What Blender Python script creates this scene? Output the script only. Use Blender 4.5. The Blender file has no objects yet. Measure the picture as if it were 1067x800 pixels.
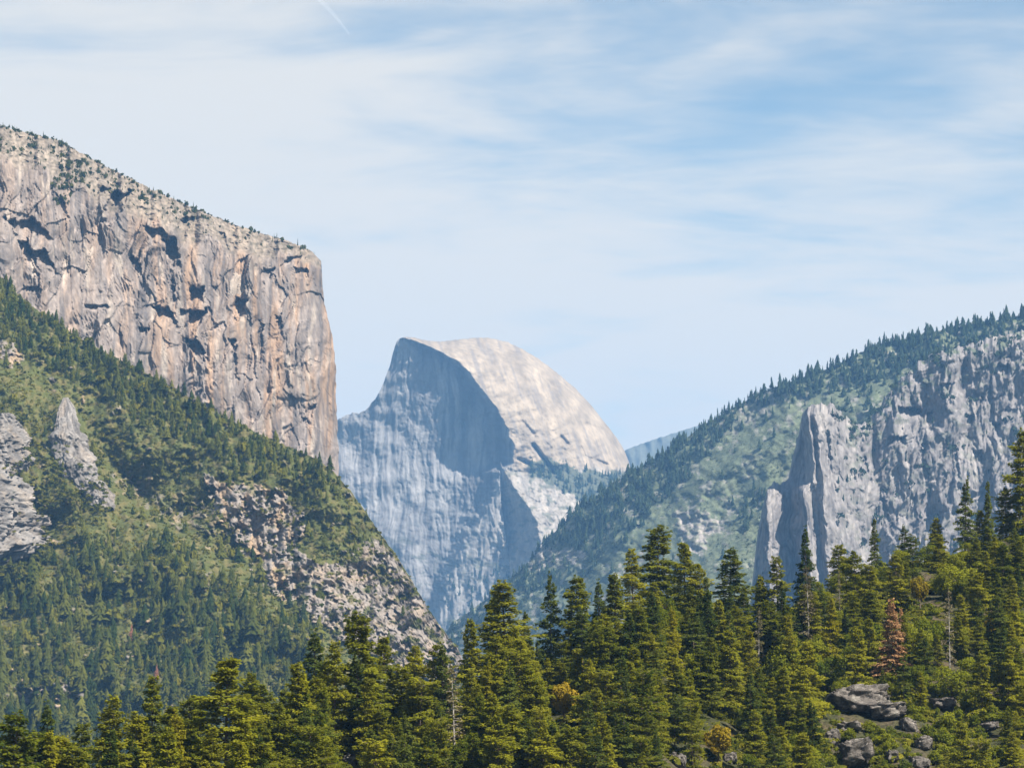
import bpy, math, random
import numpy as np

rng = np.random.default_rng(11)
random.seed(5)
scene = bpy.context.scene
COL = scene.collection

# ------------------------------------------------------------------ camera maths
F, CX, CY, HOR, CZ = 2700.0, 533.5, 400.0, 690.0, 160.0
PITCH = math.atan((HOR - CY) / F)
cp, sp = math.cos(PITCH), math.sin(PITCH)


def P(u, v, Y):
    """bearing (u) and elevation (v) as surveyed from the viewpoint, at distance Y -> metres"""
    a = (np.asarray(u, float) - CX) / F
    b = -(np.asarray(v, float) - CY) / F
    s = Y / (cp - b * sp)
    return np.stack(np.broadcast_arrays(a * s, Y + 0 * a, CZ + (sp + b * cp) * s), -1)


def proj(p):
    x, y, z = p[..., 0], p[..., 1], p[..., 2] - CZ
    d = y * cp + z * sp
    return CX + F * x / d, CY - F * (z * cp - y * sp) / d


# ------------------------------------------------------------------ noise
_ang = np.linspace(0, 2 * np.pi, 64, endpoint=False)
_G = np.stack([np.cos(_ang), np.sin(_ang)], 1)


def _hash(ix, iy, seed):
    n = (ix * 374761393 + iy * 668265263 + seed * 974634541) & 0xffffffff
    n = ((n ^ (n >> 13)) * 1274126177) & 0xffffffff
    n = ((n ^ (n >> 15)) * 1103515245) & 0xffffffff
    return n ^ (n >> 16)


def noise(x, y, seed=0):
    x, y = np.broadcast_arrays(np.asarray(x, float), np.asarray(y, float))
    fx, fy = np.floor(x), np.floor(y)
    ix, iy = fx.astype(np.int64), fy.astype(np.int64)
    dx, dy = x - fx, y - fy
    sx, sy = dx * dx * dx * (dx * (dx * 6 - 15) + 10), dy * dy * dy * (dy * (dy * 6 - 15) + 10)

    def g(i, j):
        k = _hash(ix + i, iy + j, seed) & 63
        return _G[k, 0] * (dx - i) + _G[k, 1] * (dy - j)
    a, b, c, d = g(0, 0), g(1, 0), g(0, 1), g(1, 1)
    a = a + sx * (b - a)
    c = c + sx * (d - c)
    return 1.5 * (a + sy * (c - a))


def fbm(x, y, o=4, seed=0, gain=.5):
    r, am, f = 0, 1, 1
    for k in range(o):
        r = r + am * noise(x * f + 13.7 * k, y * f - 7.1 * k, seed + k)
        am *= gain
        f *= 2.03
    return r


def ridged(x, y, o=3, seed=0):
    r, am, f = 0, 1, 1
    for k in range(o):
        r = r + am * (1 - 2 * np.abs(noise(x * f + 5.3 * k, y * f + 9.1 * k, seed + k)))
        am *= .5
        f *= 2.1
    return r


def cells(x, y, seed=0):
    """Voronoi: distance to the border, a random number and the offset within the cell"""
    fx, fy = np.floor(x), np.floor(y)
    ix, iy = fx.astype(np.int64), fy.astype(np.int64)
    d1 = np.full(x.shape, 9.)
    d2 = np.full(x.shape, 9.)
    rid = np.zeros(x.shape, np.int64)
    ox = np.zeros(x.shape)
    oy = np.zeros(x.shape)
    for i in (-1, 0, 1):
        for j in (-1, 0, 1):
            h = _hash(ix + i, iy + j, seed)
            px = i + (h & 0xffff) / 65536. - (x - fx)
            py = j + ((h >> 16) & 0xffff) / 65536. - (y - fy)
            d = px * px + py * py
            m = d < d1
            d2 = np.where(m, d1, np.minimum(d2, d))
            rid = np.where(m, h, rid)
            ox = np.where(m, -px, ox)
            oy = np.where(m, -py, oy)
            d1 = np.where(m, d, d1)
    r1 = (_hash(rid, rid >> 7, seed + 3) & 0xffff) / 65536.
    r2 = (_hash(rid, rid >> 5, seed + 4) & 0xffff) / 65536. - .5
    r3 = (_hash(rid, rid >> 3, seed + 5) & 0xffff) / 65536. - .5
    return np.sqrt(d2) - np.sqrt(d1), r1, ox * r2 * 2 + oy * r3 * 2


def sst(a, b, x):
    t = np.clip((x - a) / (b - a), 0, 1)
    return t * t * (3 - 2 * t)


def lerp(a, b, t):
    return a + (b - a) * t


def curve(pts):
    xs, ys = zip(*pts)
    return lambda x: np.interp(x, xs, ys)


def inpoly(u, v, pts, warp=6., ws=18., seed=90):
    """1 inside a polygon, its border roughened"""
    u2 = u + warp * fbm(u / ws, v / ws, 3, seed)
    v2 = v + warp * fbm(u / ws, v / ws, 3, seed + 11)
    c = np.zeros(np.shape(u), bool)
    n = len(pts)
    for i in range(n):
        (x1, y1), (x2, y2) = pts[i], pts[(i + 1) % n]
        if y1 == y2:
            continue
        c ^= ((y1 > v2) != (y2 > v2)) & (u2 < (x2 - x1) * (v2 - y1) / (y2 - y1) + x1)
    return c.astype(float)


# ------------------------------------------------------------------ mesh + tags
def mesh_np(name, verts, faces, mat, attrs=None, smooth=False):
    verts = np.ascontiguousarray(verts, np.float32)
    faces = np.ascontiguousarray(faces, np.int32)
    nf, k = faces.shape
    me = bpy.data.meshes.new(name)
    me.vertices.add(len(verts))
    me.vertices.foreach_set("co", verts.ravel())
    me.loops.add(nf * k)
    me.loops.foreach_set("vertex_index", faces.ravel())
    me.polygons.add(nf)
    me.polygons.foreach_set("loop_start", np.arange(0, nf * k, k, dtype=np.int32))
    if smooth:
        me.polygons.foreach_set("use_smooth", np.ones(nf, bool))
    me.update(calc_edges=True)
    for an, arr in (attrs or {}).items():
        arr = np.asarray(arr, np.float32)
        if arr.ndim == 2:
            a = me.color_attributes.new(an, 'FLOAT_COLOR', 'POINT')
            a.data.foreach_set("color", np.concatenate([arr, np.ones((len(arr), 1), np.float32)], 1).ravel())
        else:
            a = me.attributes.new(an, 'FLOAT', 'POINT')
            a.data.foreach_set("value", arr)
    me.materials.append(mat)
    return me


def link(name, me, parent=None):
    o = bpy.data.objects.new(name, me)
    COL.objects.link(o)
    if parent:
        o.parent = parent
    return o


def tag(o, label=None, cat=None, group=None, kind=None):
    if label:
        o["label"] = label
    if cat:
        o["category"] = cat
    if group:
        o["group"] = group
    if kind:
        o["kind"] = kind
    return o


def grid_faces(nr, nc):
    i = np.arange(nr * nc).reshape(nr, nc)
    return np.stack([i[:-1, :-1].ravel(), i[1:, :-1].ravel(), i[1:, 1:].ravel(), i[:-1, 1:].ravel()], 1)


def relief(name, U, V, Y, col, mat, back=400., drop=250., rightback=0., rock=None):
    """a mountain's visible slope as a surface in metres, closed by a far side behind its crest"""
    X = P(U, V, Y)
    rows, cols_, rk = [X], [col], [rock if rock is not None else np.ones(U.shape)]
    top = X[0]
    for f in (.06, .25, .6, 1.):
        b = top.copy()
        b[:, 1] += back * f
        b[:, 0] *= 1 + back * f / np.maximum(top[:, 1], 1) * .8
        b[:, 2] -= drop * f * f
        rows.insert(0, b[None])
        cols_.insert(0, col[:1])
        rk.insert(0, rk[-1][:1])
    X = np.concatenate(rows, 0)
    C = np.concatenate(cols_, 0)
    R = np.concatenate(rk, 0)
    if rightback:
        e, ec, er = [X], [C], [R]
        for f in (.1, .4, 1.):
            b = X[:, -1:].copy()
            k = 1 + rightback * f / b[..., 1]
            b[..., 1] *= k
            b[..., 0] = b[..., 0] * k - rightback * f * .05
            e.append(b)
            ec.append(C[:, -1:])
            er.append(R[:, -1:])
        X, C, R = np.concatenate(e, 1), np.concatenate(ec, 1), np.concatenate(er, 1)
    nr, nc = X.shape[:2]
    me = mesh_np(name, X.reshape(-1, 3), grid_faces(nr, nc), mat, {"col": C.reshape(-1, 3), "rock": R.ravel()}, True)
    return link(name, me)


# ------------------------------------------------------------------ materials
def nodes(name):
    m = bpy.data.materials.new(name)
    m.use_nodes = True
    nt = m.node_tree
    nt.nodes.clear()
    return m, nt, nt.nodes.new('ShaderNodeOutputMaterial')


def N(nt, t, **k):
    n = nt.nodes.new(t)
    for a, b in k.items():
        if a in n.inputs:
            n.inputs[a].default_value = b
        else:
            setattr(n, a, b)
    return n


def rock_material(name, scale, stretch=1., bump=.5, dist=1., var=.35):
    """albedo from the surveyed rock/soil/lichen colours, with fine procedural mottling and grain"""
    m, nt, out = nodes(name)
    L = nt.links
    at = N(nt, 'ShaderNodeAttribute', attribute_name='col')
    tc = N(nt, 'ShaderNodeTexCoord')
    mp = N(nt, 'ShaderNodeMapping')
    mp.inputs['Scale'].default_value = (scale, scale, scale * stretch)
    L.new(tc.outputs['Object'], mp.inputs['Vector'])
    n1 = N(nt, 'ShaderNodeTexNoise', Scale=1., Detail=6., Roughness=.65)
    L.new(mp.outputs[0], n1.inputs['Vector'])
    mr = N(nt, 'ShaderNodeMapRange')
    mr.inputs['From Min'].default_value = .3
    mr.inputs['From Max'].default_value = .7
    mr.inputs['To Min'].default_value = 1 - var
    mr.inputs['To Max'].default_value = 1 + var
    L.new(n1.outputs['Fac'], mr.inputs['Value'])
    mx = N(nt, 'ShaderNodeVectorMath', operation='SCALE')
    L.new(at.outputs['Color'], mx.inputs[0])
    L.new(mr.outputs[0], mx.inputs['Scale'])
    b = N(nt, 'ShaderNodeBsdfPrincipled', Roughness=.9)
    b.inputs['Specular IOR Level'].default_value = .15
    L.new(mx.outputs[0], b.inputs['Base Color'])
    if bump:
        n2 = N(nt, 'ShaderNodeTexNoise', Scale=2.3, Detail=5., Roughness=.7)
        L.new(mp.outputs[0], n2.inputs['Vector'])
        bp = N(nt, 'ShaderNodeBump', Strength=bump, Distance=dist)
        L.new(n2.outputs['Fac'], bp.inputs['Height'])
        L.new(bp.outputs[0], b.inputs['Normal'])
    L.new(b.outputs[0], out.inputs['Surface'])
    return m


def leaf_material(name, c1, c2, trans=.3, attr='tone', rnd=True, c3=None):
    m, nt, out = nodes(name)
    L = nt.links
    at = N(nt, 'ShaderNodeAttribute', attribute_name=attr)
    oi = N(nt, 'ShaderNodeObjectInfo')
    mix = N(nt, 'ShaderNodeMix', data_type='RGBA')
    mix.inputs[6].default_value = (*c1, 1)
    mix.inputs[7].default_value = (*c2, 1)
    ad = N(nt, 'ShaderNodeMath', operation='MULTIPLY_ADD', use_clamp=True)
    L.new(at.outputs['Fac'], ad.inputs[0])
    if rnd:
        ad.inputs[1].default_value = .5
        ml = N(nt, 'ShaderNodeMath', operation='MULTIPLY')
        L.new(oi.outputs['Random'], ml.inputs[0])
        ml.inputs[1].default_value = .62
        L.new(ml.outputs[0], ad.inputs[2])
    else:
        ad.inputs[1].default_value = 1.
        ad.inputs[2].default_value = 0.
    L.new(ad.outputs[0], mix.inputs[0])
    d = N(nt, 'ShaderNodeBsdfDiffuse', Roughness=.3)
    t = N(nt, 'ShaderNodeBsdfTranslucent')
    ms = N(nt, 'ShaderNodeMixShader')
    ms.inputs[0].default_value = trans
    L.new(mix.outputs[2], d.inputs['Color'])
    L.new(mix.outputs[2], t.inputs['Color'])
    L.new(d.outputs[0], ms.inputs[1])
    L.new(t.outputs[0], ms.inputs[2])
    L.new(ms.outputs[0], out.inputs['Surface'])
    return m


def bark_material(name, c):
    m, nt, out = nodes(name)
    L = nt.links
    tc = N(nt, 'ShaderNodeTexCoord')
    n = N(nt, 'ShaderNodeTexNoise', Scale=1.6, Detail=5.)
    mp = N(nt, 'ShaderNodeMapping')
    mp.inputs['Scale'].default_value = (2.5, 2.5, .5)
    L.new(tc.outputs['Object'], mp.inputs[0])
    L.new(mp.outputs[0], n.inputs['Vector'])
    cr = N(nt, 'ShaderNodeValToRGB')
    cr.color_ramp.elements[0].position, cr.color_ramp.elements[1].position = .3, .7
    cr.color_ramp.elements[0].color = (c[0] * .45, c[1] * .45, c[2] * .45, 1)
    cr.color_ramp.elements[1].color = (c[0] * 1.3, c[1] * 1.3, c[2] * 1.3, 1)
    L.new(n.outputs['Fac'], cr.inputs[0])
    b = N(nt, 'ShaderNodeBsdfPrincipled', Roughness=.9)
    L.new(cr.outputs[0], b.inputs['Base Color'])
    L.new(b.outputs[0], out.inputs['Surface'])
    return m


M_CLIFF = rock_material('cliff_granite', .12, .35, .5, 2.5, .32)
M_DOME = rock_material('dome_granite', .03, .3, .4, 5., .25)
M_WALL = rock_material('ridge_granite', .06, .35, .5, 4., .3)
M_RIDGE = rock_material('ridge_ground', .08, 1., .6, 4., .35)
M_HILL = rock_material('hill_ground', .22, 1., .6, 1.5, .4)
M_FORE = rock_material('forest_soil', 1.1, 1., 1., .6, .7)
M_BOULDER = rock_material('boulder_granite', .9, 1., 1., .8, .6)
M_FAR = rock_material('far_ground', .035, 1., 0, 1., .15)
M_FIR = leaf_material('fir_needles', (.060, .086, .010), (.31, .29, .020), .45)
M_FIRD = leaf_material('dark_fir_needles', (.026, .050, .012), (.15, .17, .026), .4)
M_FIRY = leaf_material('yellow_green_needles', (.13, .14, .010), (.28, .25, .016), .4)
M_GOLD = leaf_material('golden_leaves', (.16, .13, .012), (.34, .24, .02), .35)
M_RUST = leaf_material('rust_needles', (.34, .20, .095), (.52, .31, .15), .3)
M_DRY = leaf_material('dry_needles', (.10, .09, .05), (.22, .18, .09), .2)
M_OAK = leaf_material('oak_leaves', (.065, .095, .010), (.25, .25, .018), .42)
M_MID = leaf_material('hillside_needles', (.026, .042, .009), (.145, .142, .022), .35, rnd=False)
M_SHR = leaf_material('hillside_shrub_leaves', (.050, .066, .010), (.20, .18, .020), .32, rnd=False)
M_SCR = leaf_material('ridge_scrub_leaves', (.075, .092, .045), (.16, .178, .08), .3, rnd=False)
M_RDG = leaf_material('ridge_needles', (.020, .034, .018), (.045, .060, .026), .15, rnd=False)
M_BARK = bark_material('bark', (.12, .085, .06))
M_GREY = bark_material('bare_wood', (.30, .27, .23))

# =================================================================== TERRAIN
# ---- the great cliff ------------------------------------------------------
capT = curve([(-70, 95), (0, 131), (25, 138), (60, 146), (100, 168), (150, 193), (200, 216), (250, 236), (300, 251), (325, 262), (332, 272)])
capR = curve([(250, 331), (272, 334), (300, 336), (330, 341), (352, 347), (380, 349.5), (420, 350.5), (480, 353), (560, 354), (700, 358)])
nc, nr = 470, 600
s = np.linspace(-.2, 1, nc)[None]
t = np.linspace(0, 1, nr)[:, None]
u0 = s * 332
bot0 = np.interp(u0, [-70, 0, 350], [330, 340, 540])
bot = bot0 + 130
T0 = capT(u0) + 1.6 * fbm(u0 / 9, u0 * 0, 4, 3)
V = T0 + t * (bot - T0)
U = u0 * capR(V) / 332 + 1.0 * s.clip(0, 1) ** 8 * fbm(V / 14, V * 0, 3, 5)
wu = U + 7 * fbm(U / 40, V / 60, 3, 21)
wv = V + 10 * fbm(U / 40, V / 60, 3, 25)
band = np.interp(u0, [-70, 0, 100, 200, 300, 332], [40, 38, 40, 34, 20, 7]) * (1 + .5 * fbm(U / 26, U * 0, 3, 8))
inband = 1 - sst(.75, 1.15, (V - T0) / band)
Y = 4050 + 1.7 * U + (bot0 - V) * .45
Y = Y + np.maximum(T0 + band - V, 0) * 3.2                              # sloping summit slabs
edge = np.clip(1 - (capR(V) - U) / 34, 0, 1)
Y = Y + 120 * edge ** 2.2
face = 1 - .75 * inband
Y = Y + 26 * fbm(U / 90, V / 170, 3, 31) - 17 * ridged(wu / 52, wv / 170, 2, 33) * face
b1, r1, tl1 = cells(wu / 13, wv / 62, 41)
b2, r2, tl2 = cells(wu / 5.5 + .5 * noise(U / 9, V / 12, 6), wv / 19, 47)
b3, r3, tl3 = cells((wu + .5 * wv) / 30, (wv - .3 * wu) / 44, 44)
rough = .45 + .9 * sst(-.3, .5, fbm(U / 45, V / 45, 3, 49))
Y = Y + face * (9 * (r1 - .5) + 5 * tl1 + rough * (4.5 * (r2 - .5) + 3.4 * tl2) + 6 * (r3 - .5) + 9 * tl3)
Y = Y + face * rough * (4.5 * fbm(wu / 7 + .2 * wv / 9, wv / 18, 4, 52) + 2.8 * ridged(wu / 3.6, wv / 16, 2, 54))
Y = Y + (1 - face) * 1.5 * fbm(wu / 4, wv / 5, 3, 53)
Y = Y + inband * (5 * fbm(U / 6, V / 4, 3, 61) + 5 * (cells(U / 5, V / 3.4, 66)[1] - .5) + 8 * cells(U / 11, V / 6, 67)[2])
for (cx, cy, w, h, d, lean) in [(126, 201, 20, 30, 36, -.5), (110, 196, 12, 15, 18, -.3), (160, 238, 20, 14, 20, .6), (176, 250, 13, 30, 30, .25), (196, 228, 14, 16, 20, -.6),
                                (206, 300, 15, 18, 24, -.1), (168, 320, 18, 22, 28, .5), (193, 323, 13, 9, 13, 0), (208, 324, 15, 20, 26, -.5), (200, 354, 13, 24, 26, .5), (241, 353, 9, 7, 18, 0),
                                (244, 362, 5, 40, 10, .05), (252, 312, 14, 24, 20, -.4), (22, 230, 34, 22, 22, .9), (24, 252, 12, 34, 26, .4), (38, 262, 20, 24, 22, .6), (280, 280, 13, 11, 15, -.3), (306, 268, 16, 9, 16, -.5),
                                (314, 280, 14, 10, 14, .2), (100, 318, 26, 6, 9, .5), (140, 270, 8, 22, 15, .3), (325, 422, 8, 14, 14, -.3), (317, 436, 8, 7, 9, 0), (62, 205, 7, 26, 12, .3), (232, 245, 6, 24, 12, .2),
                                (180, 295, 4, 40, 9, .05), (218, 322, 4, 24, 8, .35), (290, 330, 5, 26, 9, .1), (272, 340, 4, 46, 8, 0), (150, 342, 11, 8, 10, -.2)]:
    q = (V - cy) / h
    p = (U - cx - lean * (V - cy) + 2.2 * fbm(U / 5, V / 7, 2, int(cx))) / w
    q = q + .16 * fbm(U / 6, V / 6, 2, int(cy)) + .25 * np.abs(p)
    m = sst(-.03, .05, q) * (1 - sst(.42, .5, np.abs(p)) ) * np.clip(1.15 - q, 0, 1)
    Y = Y + 1.75 * d * m
# rock colour
str1 = fbm(wu / 7, wv / 90, 4, 71)
str2 = fbm(wu / 20, wv / 130, 3, 75)
warm = np.clip(sst(-.25, .6, str2) * np.interp(U, [0, 120, 190, 350], [.25, .4, 1., 1.]), 0, 1)
su = U + 2.5 * fbm(U / 30, V / 60, 2, 70)
warm = np.clip(sst(-.35, .5, fbm(su / 16, V / 150, 4, 75)) * np.interp(U, [0, 120, 190, 350], [.3, .45, .95, 1.]), 0, 1)
C = lerp(np.array([.225, .196, .180]), np.array([.31, .218, .150]), warm[..., None])
C = lerp(C, np.array([.105, .098, .098]), (sst(.1, .7, fbm(su / 5, V / 130, 5, 71)) * .75 * face)[..., None])
C = lerp(C, np.array([.13, .12, .118]), (sst(.15, .7, fbm(wu / 13, wv / 50, 4, 73)) * .55 * face)[..., None])
C = lerp(C, np.array([.37, .325, .28]), (sst(.25, .8, fbm(su / 8, V / 60, 5, 79)) * .7)[..., None])
scar = inpoly(U, V, [(243, 284), (254, 286), (256, 300), (250, 308), (238, 307), (240, 296)], 2, 5)
C = lerp(C, np.array([.42, .37, .32]), (scar * .8)[..., None])
C = lerp(C, np.array([.245, .21, .17]), (inband * .8)[..., None])
C = lerp(C, np.array([.11, .10, .075]), (inband * sst(-.1, .5, fbm(U / 6, V / 4, 5, 81)) * .75)[..., None])
C = C * np.clip(1 + .35 * (r2 - .5) + .2 * (r1 - .5), .5, 1.35)[..., None]
C = C * np.clip(1 + .22 * fbm(wu / 2.6, wv / 9, 3, 83), .6, 1.4)[..., None] * np.array([.83, .785, .73])
CAP = (U, V, Y)
o = relief('granite_cliff_mountain', U, V, Y, C, M_CLIFF, 900, 260, 700)
tag(o, 'massive sunlit tan and grey granite cliff with sheer face dropping to the valley', 'cliff', kind='structure')

# ---- the great dome -------------------------------------------------------
domT = curve([(335, 446), (345, 440), (353, 436), (362, 432), (380, 428), (390, 417), (397, 405), (402, 393), (406, 382), (409, 368), (413, 356), (418, 352), (424, 351), (433, 352), (445, 355), (460, 356),
              (480, 353.5), (500, 351.5), (515, 353), (530, 357), (545, 364), (560, 373), (580, 388), (600, 405), (615, 421), (630, 440), (642, 455), (650, 468), (655, 480), (660, 500), (668, 530)])
ue_c = curve([(345, 410), (351, 414), (354, 428), (358, 440), (362, 450), (368, 463), (376, 476), (386, 487), (400, 499), (416, 511), (434, 522), (450, 530), (466, 536), (482, 534), (492, 524), (500, 522)])
nc, nr = 440, 400
U = np.linspace(335, 668, nc)[None] + np.zeros((nr, 1))
T0 = domT(U[0])[None] + np.interp(U[:1], [340, 412, 420], [2.2, 2., .6]) * fbm(U[:1] / 7, U[:1] * 0, 4, 5)
t = np.linspace(0, 1, nr)[:, None]
V = T0 + t * (690 - T0)
PX = 4.35
wu = U + 4 * fbm(U / 26, V / 50, 3, 121)
wv = V + 7 * fbm(U / 30, V / 50, 3, 125)
ue = ue_c(V) + 1.5 * fbm(V / 9, V * 0, 3, 7) + 2.2 * fbm(V / 26, V * 0, 2, 8)
Yedge = 11600 + (480 - V) * PX * .10


def roundoff(u, v):
    h = np.clip((v - domT(u)) / 120., 0, 1)
    return 620 * (1 - np.sqrt(1 - (1 - h) ** 2 + 1e-6))


dE = np.maximum(U - ue, 0)
Yd = Yedge + roundoff(U, V) - roundoff(ue, V) * np.exp(-dE / 45) + .28 * dE * PX
d = np.maximum(ue - U, 0)
wd = np.interp(V, [350, 380, 420, 470, 540], [5, 9, 15, 22, 22]) + 3 * fbm(V / 30, U / 40, 2, 133)
Yf = Yedge + PX * (1.35 * np.minimum(d, wd) + np.interp(V, [360, 400, 450], [.02, .16, .32]) * np.clip(d - wd, 0, 30) + .03 * np.maximum(d - wd - 30, 0))
Yf = Yf + 12 * ridged(wu / 34, wv / 300, 2, 131) * sst(20, 70, d) * .6
dome = sst(-1.5, 1.5, U - ue)
Y = lerp(Yf, Yd, dome)
# lower buttress, its shadowed flank and the slab beyond it
ub = np.interp(V, [480, 505, 530, 560, 590, 640], [521, 521, 523, 527, 531, 536])
ue2 = np.interp(V, [478, 485, 500, 515, 530, 545, 560, 600], [520, 523, 531, 541, 552, 560, 562, 570]) + 1.3 * fbm(V / 7, V * 0, 3, 17)
Ysl = 11560 + .55 * (U - ue2) * PX * .6 - (V - 500) * PX * .9
Yfl = 11560 - (V - 500) * PX * .9 + 1.9 * PX * (ue2 - U)
Ybt = 11590 - (V - 505) * PX * .2 + .30 * PX * (ub - U) + 6 * ridged(wu / 12, wv / 40, 3, 151)
ltop = np.interp(U, [440, 462, 483, 500, 521, 545], [640, 575, 535, 522, 503, 500]) + 5 * fbm(U / 9, V / 9, 3, 153)
lw_ = np.interp(U, [440, 480, 521], [70, 45, 5])
low = sst(-3, lw_, V - ltop) * (U < ub)
Y = np.where((U >= ub) & (U < ue2) & (V > 480), np.minimum(Yfl, Y + 400), Y)
slab = (U >= ue2) * sst(484, 494, V + 7 * fbm(U / 15, V * 0, 3, 155) - .0 * U)
Y = lerp(Y, np.minimum(Ysl, Y), slab)
Y = lerp(Y, np.minimum(Ybt, Y), low)
b1, r1, tl1 = cells(wu / 9, wv / 34, 141)
b2, r2, tl2 = cells(wu / 12, wv / 12, 147)
rough = np.where(U < ue, 1., .35)
Y = Y + rough * (3 * (r1 - .5) + 2.5 * tl1 + 2.2 * fbm(wu / 5, wv / 18, 3, 143)) + 7 * fbm(U / 5, V / 5, 3, 149) * np.where(U < ue, .3, .6 + .5 * slab)
Y = Y + np.where(U >= ue, 10 * fbm((U - V * .45) / 26, (V + U * .4) / 9, 4, 145) + 6 * (r2 - .5) * sst(400, 470, V), 0)
Y = Y + low * (3 * (r2 - .5) + 3 * tl2 + 16 * fbm((wu + .45 * wv) / 24, (wv - .3 * wu) / 60, 4, 152))
b4, r4, tl4 = cells((wu + .2 * wv) / 5, wv / 15, 148)
Y = Y + (U < ue) * (1 - .7 * low) * (2.6 * (r4 - .5) + 2 * tl4) + (U < ue) * 3.5 * ridged(wu / 13, wv / 90, 3, 150) + (U < ue) * 9 * fbm((wu + .2 * wv) / 30, wv / 60, 3, 154)
# cracks and small roofs on the dome's round shoulder
for (x1, y1, x2, y2, dd) in [(556, 464, 577, 492, 60), (585, 455, 592, 463, 26), (590, 392, 597, 400, 22), (612, 442, 634, 450, 24), (622, 480, 632, 484, 26), (540, 478, 552, 483, 30), (575, 400, 581, 404, 14), (466, 368, 480, 380, 20), (545, 440, 556, 452, 18)]:
    L2 = (x2 - x1) ** 2 + (y2 - y1) ** 2
    k = np.clip(((U - x1) * (x2 - x1) + (V - y1) * (y2 - y1)) / L2, 0, 1)
    dist = np.hypot(U - x1 - k * (x2 - x1), V - y1 - k * (y2 - y1))
    Y = Y + dd * np.exp(-(dist / 1.9) ** 2)
vs = fbm(wu / 5, wv / 120, 4, 161)
vs2 = fbm(wu / 17, wv / 110, 3, 165)
C = np.zeros(U.shape + (3,)) + np.array([.31, .295, .285])
C = lerp(C, np.array([.14, .135, .135]), (sst(-.05, .6, vs) * .8)[..., None])
C = lerp(C, np.array([.42, .40, .38]), (sst(.1, .8, fbm(wu / 9, wv / 60, 4, 163)) * .6)[..., None])
C = lerp(C, np.array([.17, .16, .155]), (sst(.0, .6, vs2) * .6)[..., None])
painted_shade = sst(0, 8, d) * (1 - sst(0, 22, d - wd - 14 * vs2)) * (1 - low)  # shadow beside the dome's rim, painted into the face colour
C = lerp(C, np.array([.085, .083, .085]), (painted_shade * .55)[..., None])
Cd = np.array([.315, .255, .188]) * (1 + .28 * fbm((U - V * .3) / 15, (V + U * .3) / 26, 4, 167))[..., None]
Cd = lerp(Cd, np.array([.20, .175, .155]), (sst(.0, .7, fbm((U - .35 * V) / 6, V / 50, 4, 169)) * .65)[..., None])
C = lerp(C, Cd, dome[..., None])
C = lerp(C, np.array([.30, .28, .255]) * (1 + .4 * fbm((wu + .3 * wv) / 8, wv / 30, 4, 171))[..., None], (np.clip(low + slab * .8, 0, 1) * .75)[..., None])
ledge = inpoly(U, V, [(548, 482), (575, 478), (600, 488), (630, 492), (665, 486), (668, 530), (640, 545), (600, 520), (575, 505), (553, 496)], 4, 8)
ledge = np.maximum(ledge, sst(.25, .5, fbm(U / 9, V / 7, 3, 173)) * sst(480, 500, V) * (U > 520) * .7)
ledge = np.maximum(ledge, sst(.45, .6, fbm(U / 8, V / 6, 3, 175)) * sst(560, 600, V) * .6)
band_ = sst(.25, .5, fbm((U + .5 * V) / 30, (V - .35 * U) / 9, 4, 177)) * sst(530, 580, V) * (U < ub)
ledge = np.maximum(ledge, band_ * .75)
C = lerp(C, np.array([.06, .075, .04]), (ledge * .85)[..., None])
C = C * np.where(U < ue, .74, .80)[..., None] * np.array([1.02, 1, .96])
DOM = (U, V, Y)
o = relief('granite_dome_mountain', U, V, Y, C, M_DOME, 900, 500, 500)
tag(o, 'distant pale granite dome cut by a sheer blue shaded face', 'dome', kind='structure')

# ---- far blue ridge behind the saddle ------------------------------------
U = np.linspace(560, 800, 200)[None] + np.zeros((80, 1))
T0 = np.interp(U[0], [560, 640, 655, 675, 690, 712, 740, 800], [500, 478, 467, 460, 455, 448, 440, 436])[None] + .8 * fbm(U[:1] / 6, U[:1] * 0, 3, 9)
V = T0 + np.linspace(0, 1, 80)[:, None] * (640 - T0)
Y = 17500 - (V - np.interp(U, [560, 655, 712, 800], [500, 467, 448, 436])) * 6.5 * 1.6 + 60 * fbm(U / 22, V / 22, 4, 12)
o = relief('distant_mountain', U, V, Y, np.zeros(U.shape + (3,)) + np.array([.10, .105, .08]), M_FAR, 900, 500)
tag(o, 'hazy blue far mountain peeping through the saddle beside the dome', 'mountain', kind='structure')

# ---- the forested ridge opposite -----------------------------------------
rdgT = curve([(440, 690), (455, 674), (470, 650), (490, 636), (520, 614), (540, 596), (560, 574), (580, 552), (600, 532), (640, 503), (660, 490), (700, 467), (730, 445), (765, 424), (800, 406), (840, 392),
              (870, 381), (910, 361), (960, 348), (1010, 338), (1067, 328), (1130, 318)])
nc, nr = 560, 300
U = np.linspace(440, 1130, nc)[None] + np.zeros((nr, 1))
T0 = rdgT(U[0])[None] + 1.5 * fbm(U[:1] / 12, U[:1] * 0, 4, 15)
V = T0 + np.linspace(0, 1, nr)[:, None] * (735 - T0)
PXR = 2.45


def ridge_Y(u, v, T):
    crest = 7700 - 1.15 * (u - 440)
    y = crest - (v - T) * PXR * 1.15
    y = y - 42 * ridged((u + .75 * v) / 120, (v - .5 * u) / 260, 2, 181)
    return y


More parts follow.
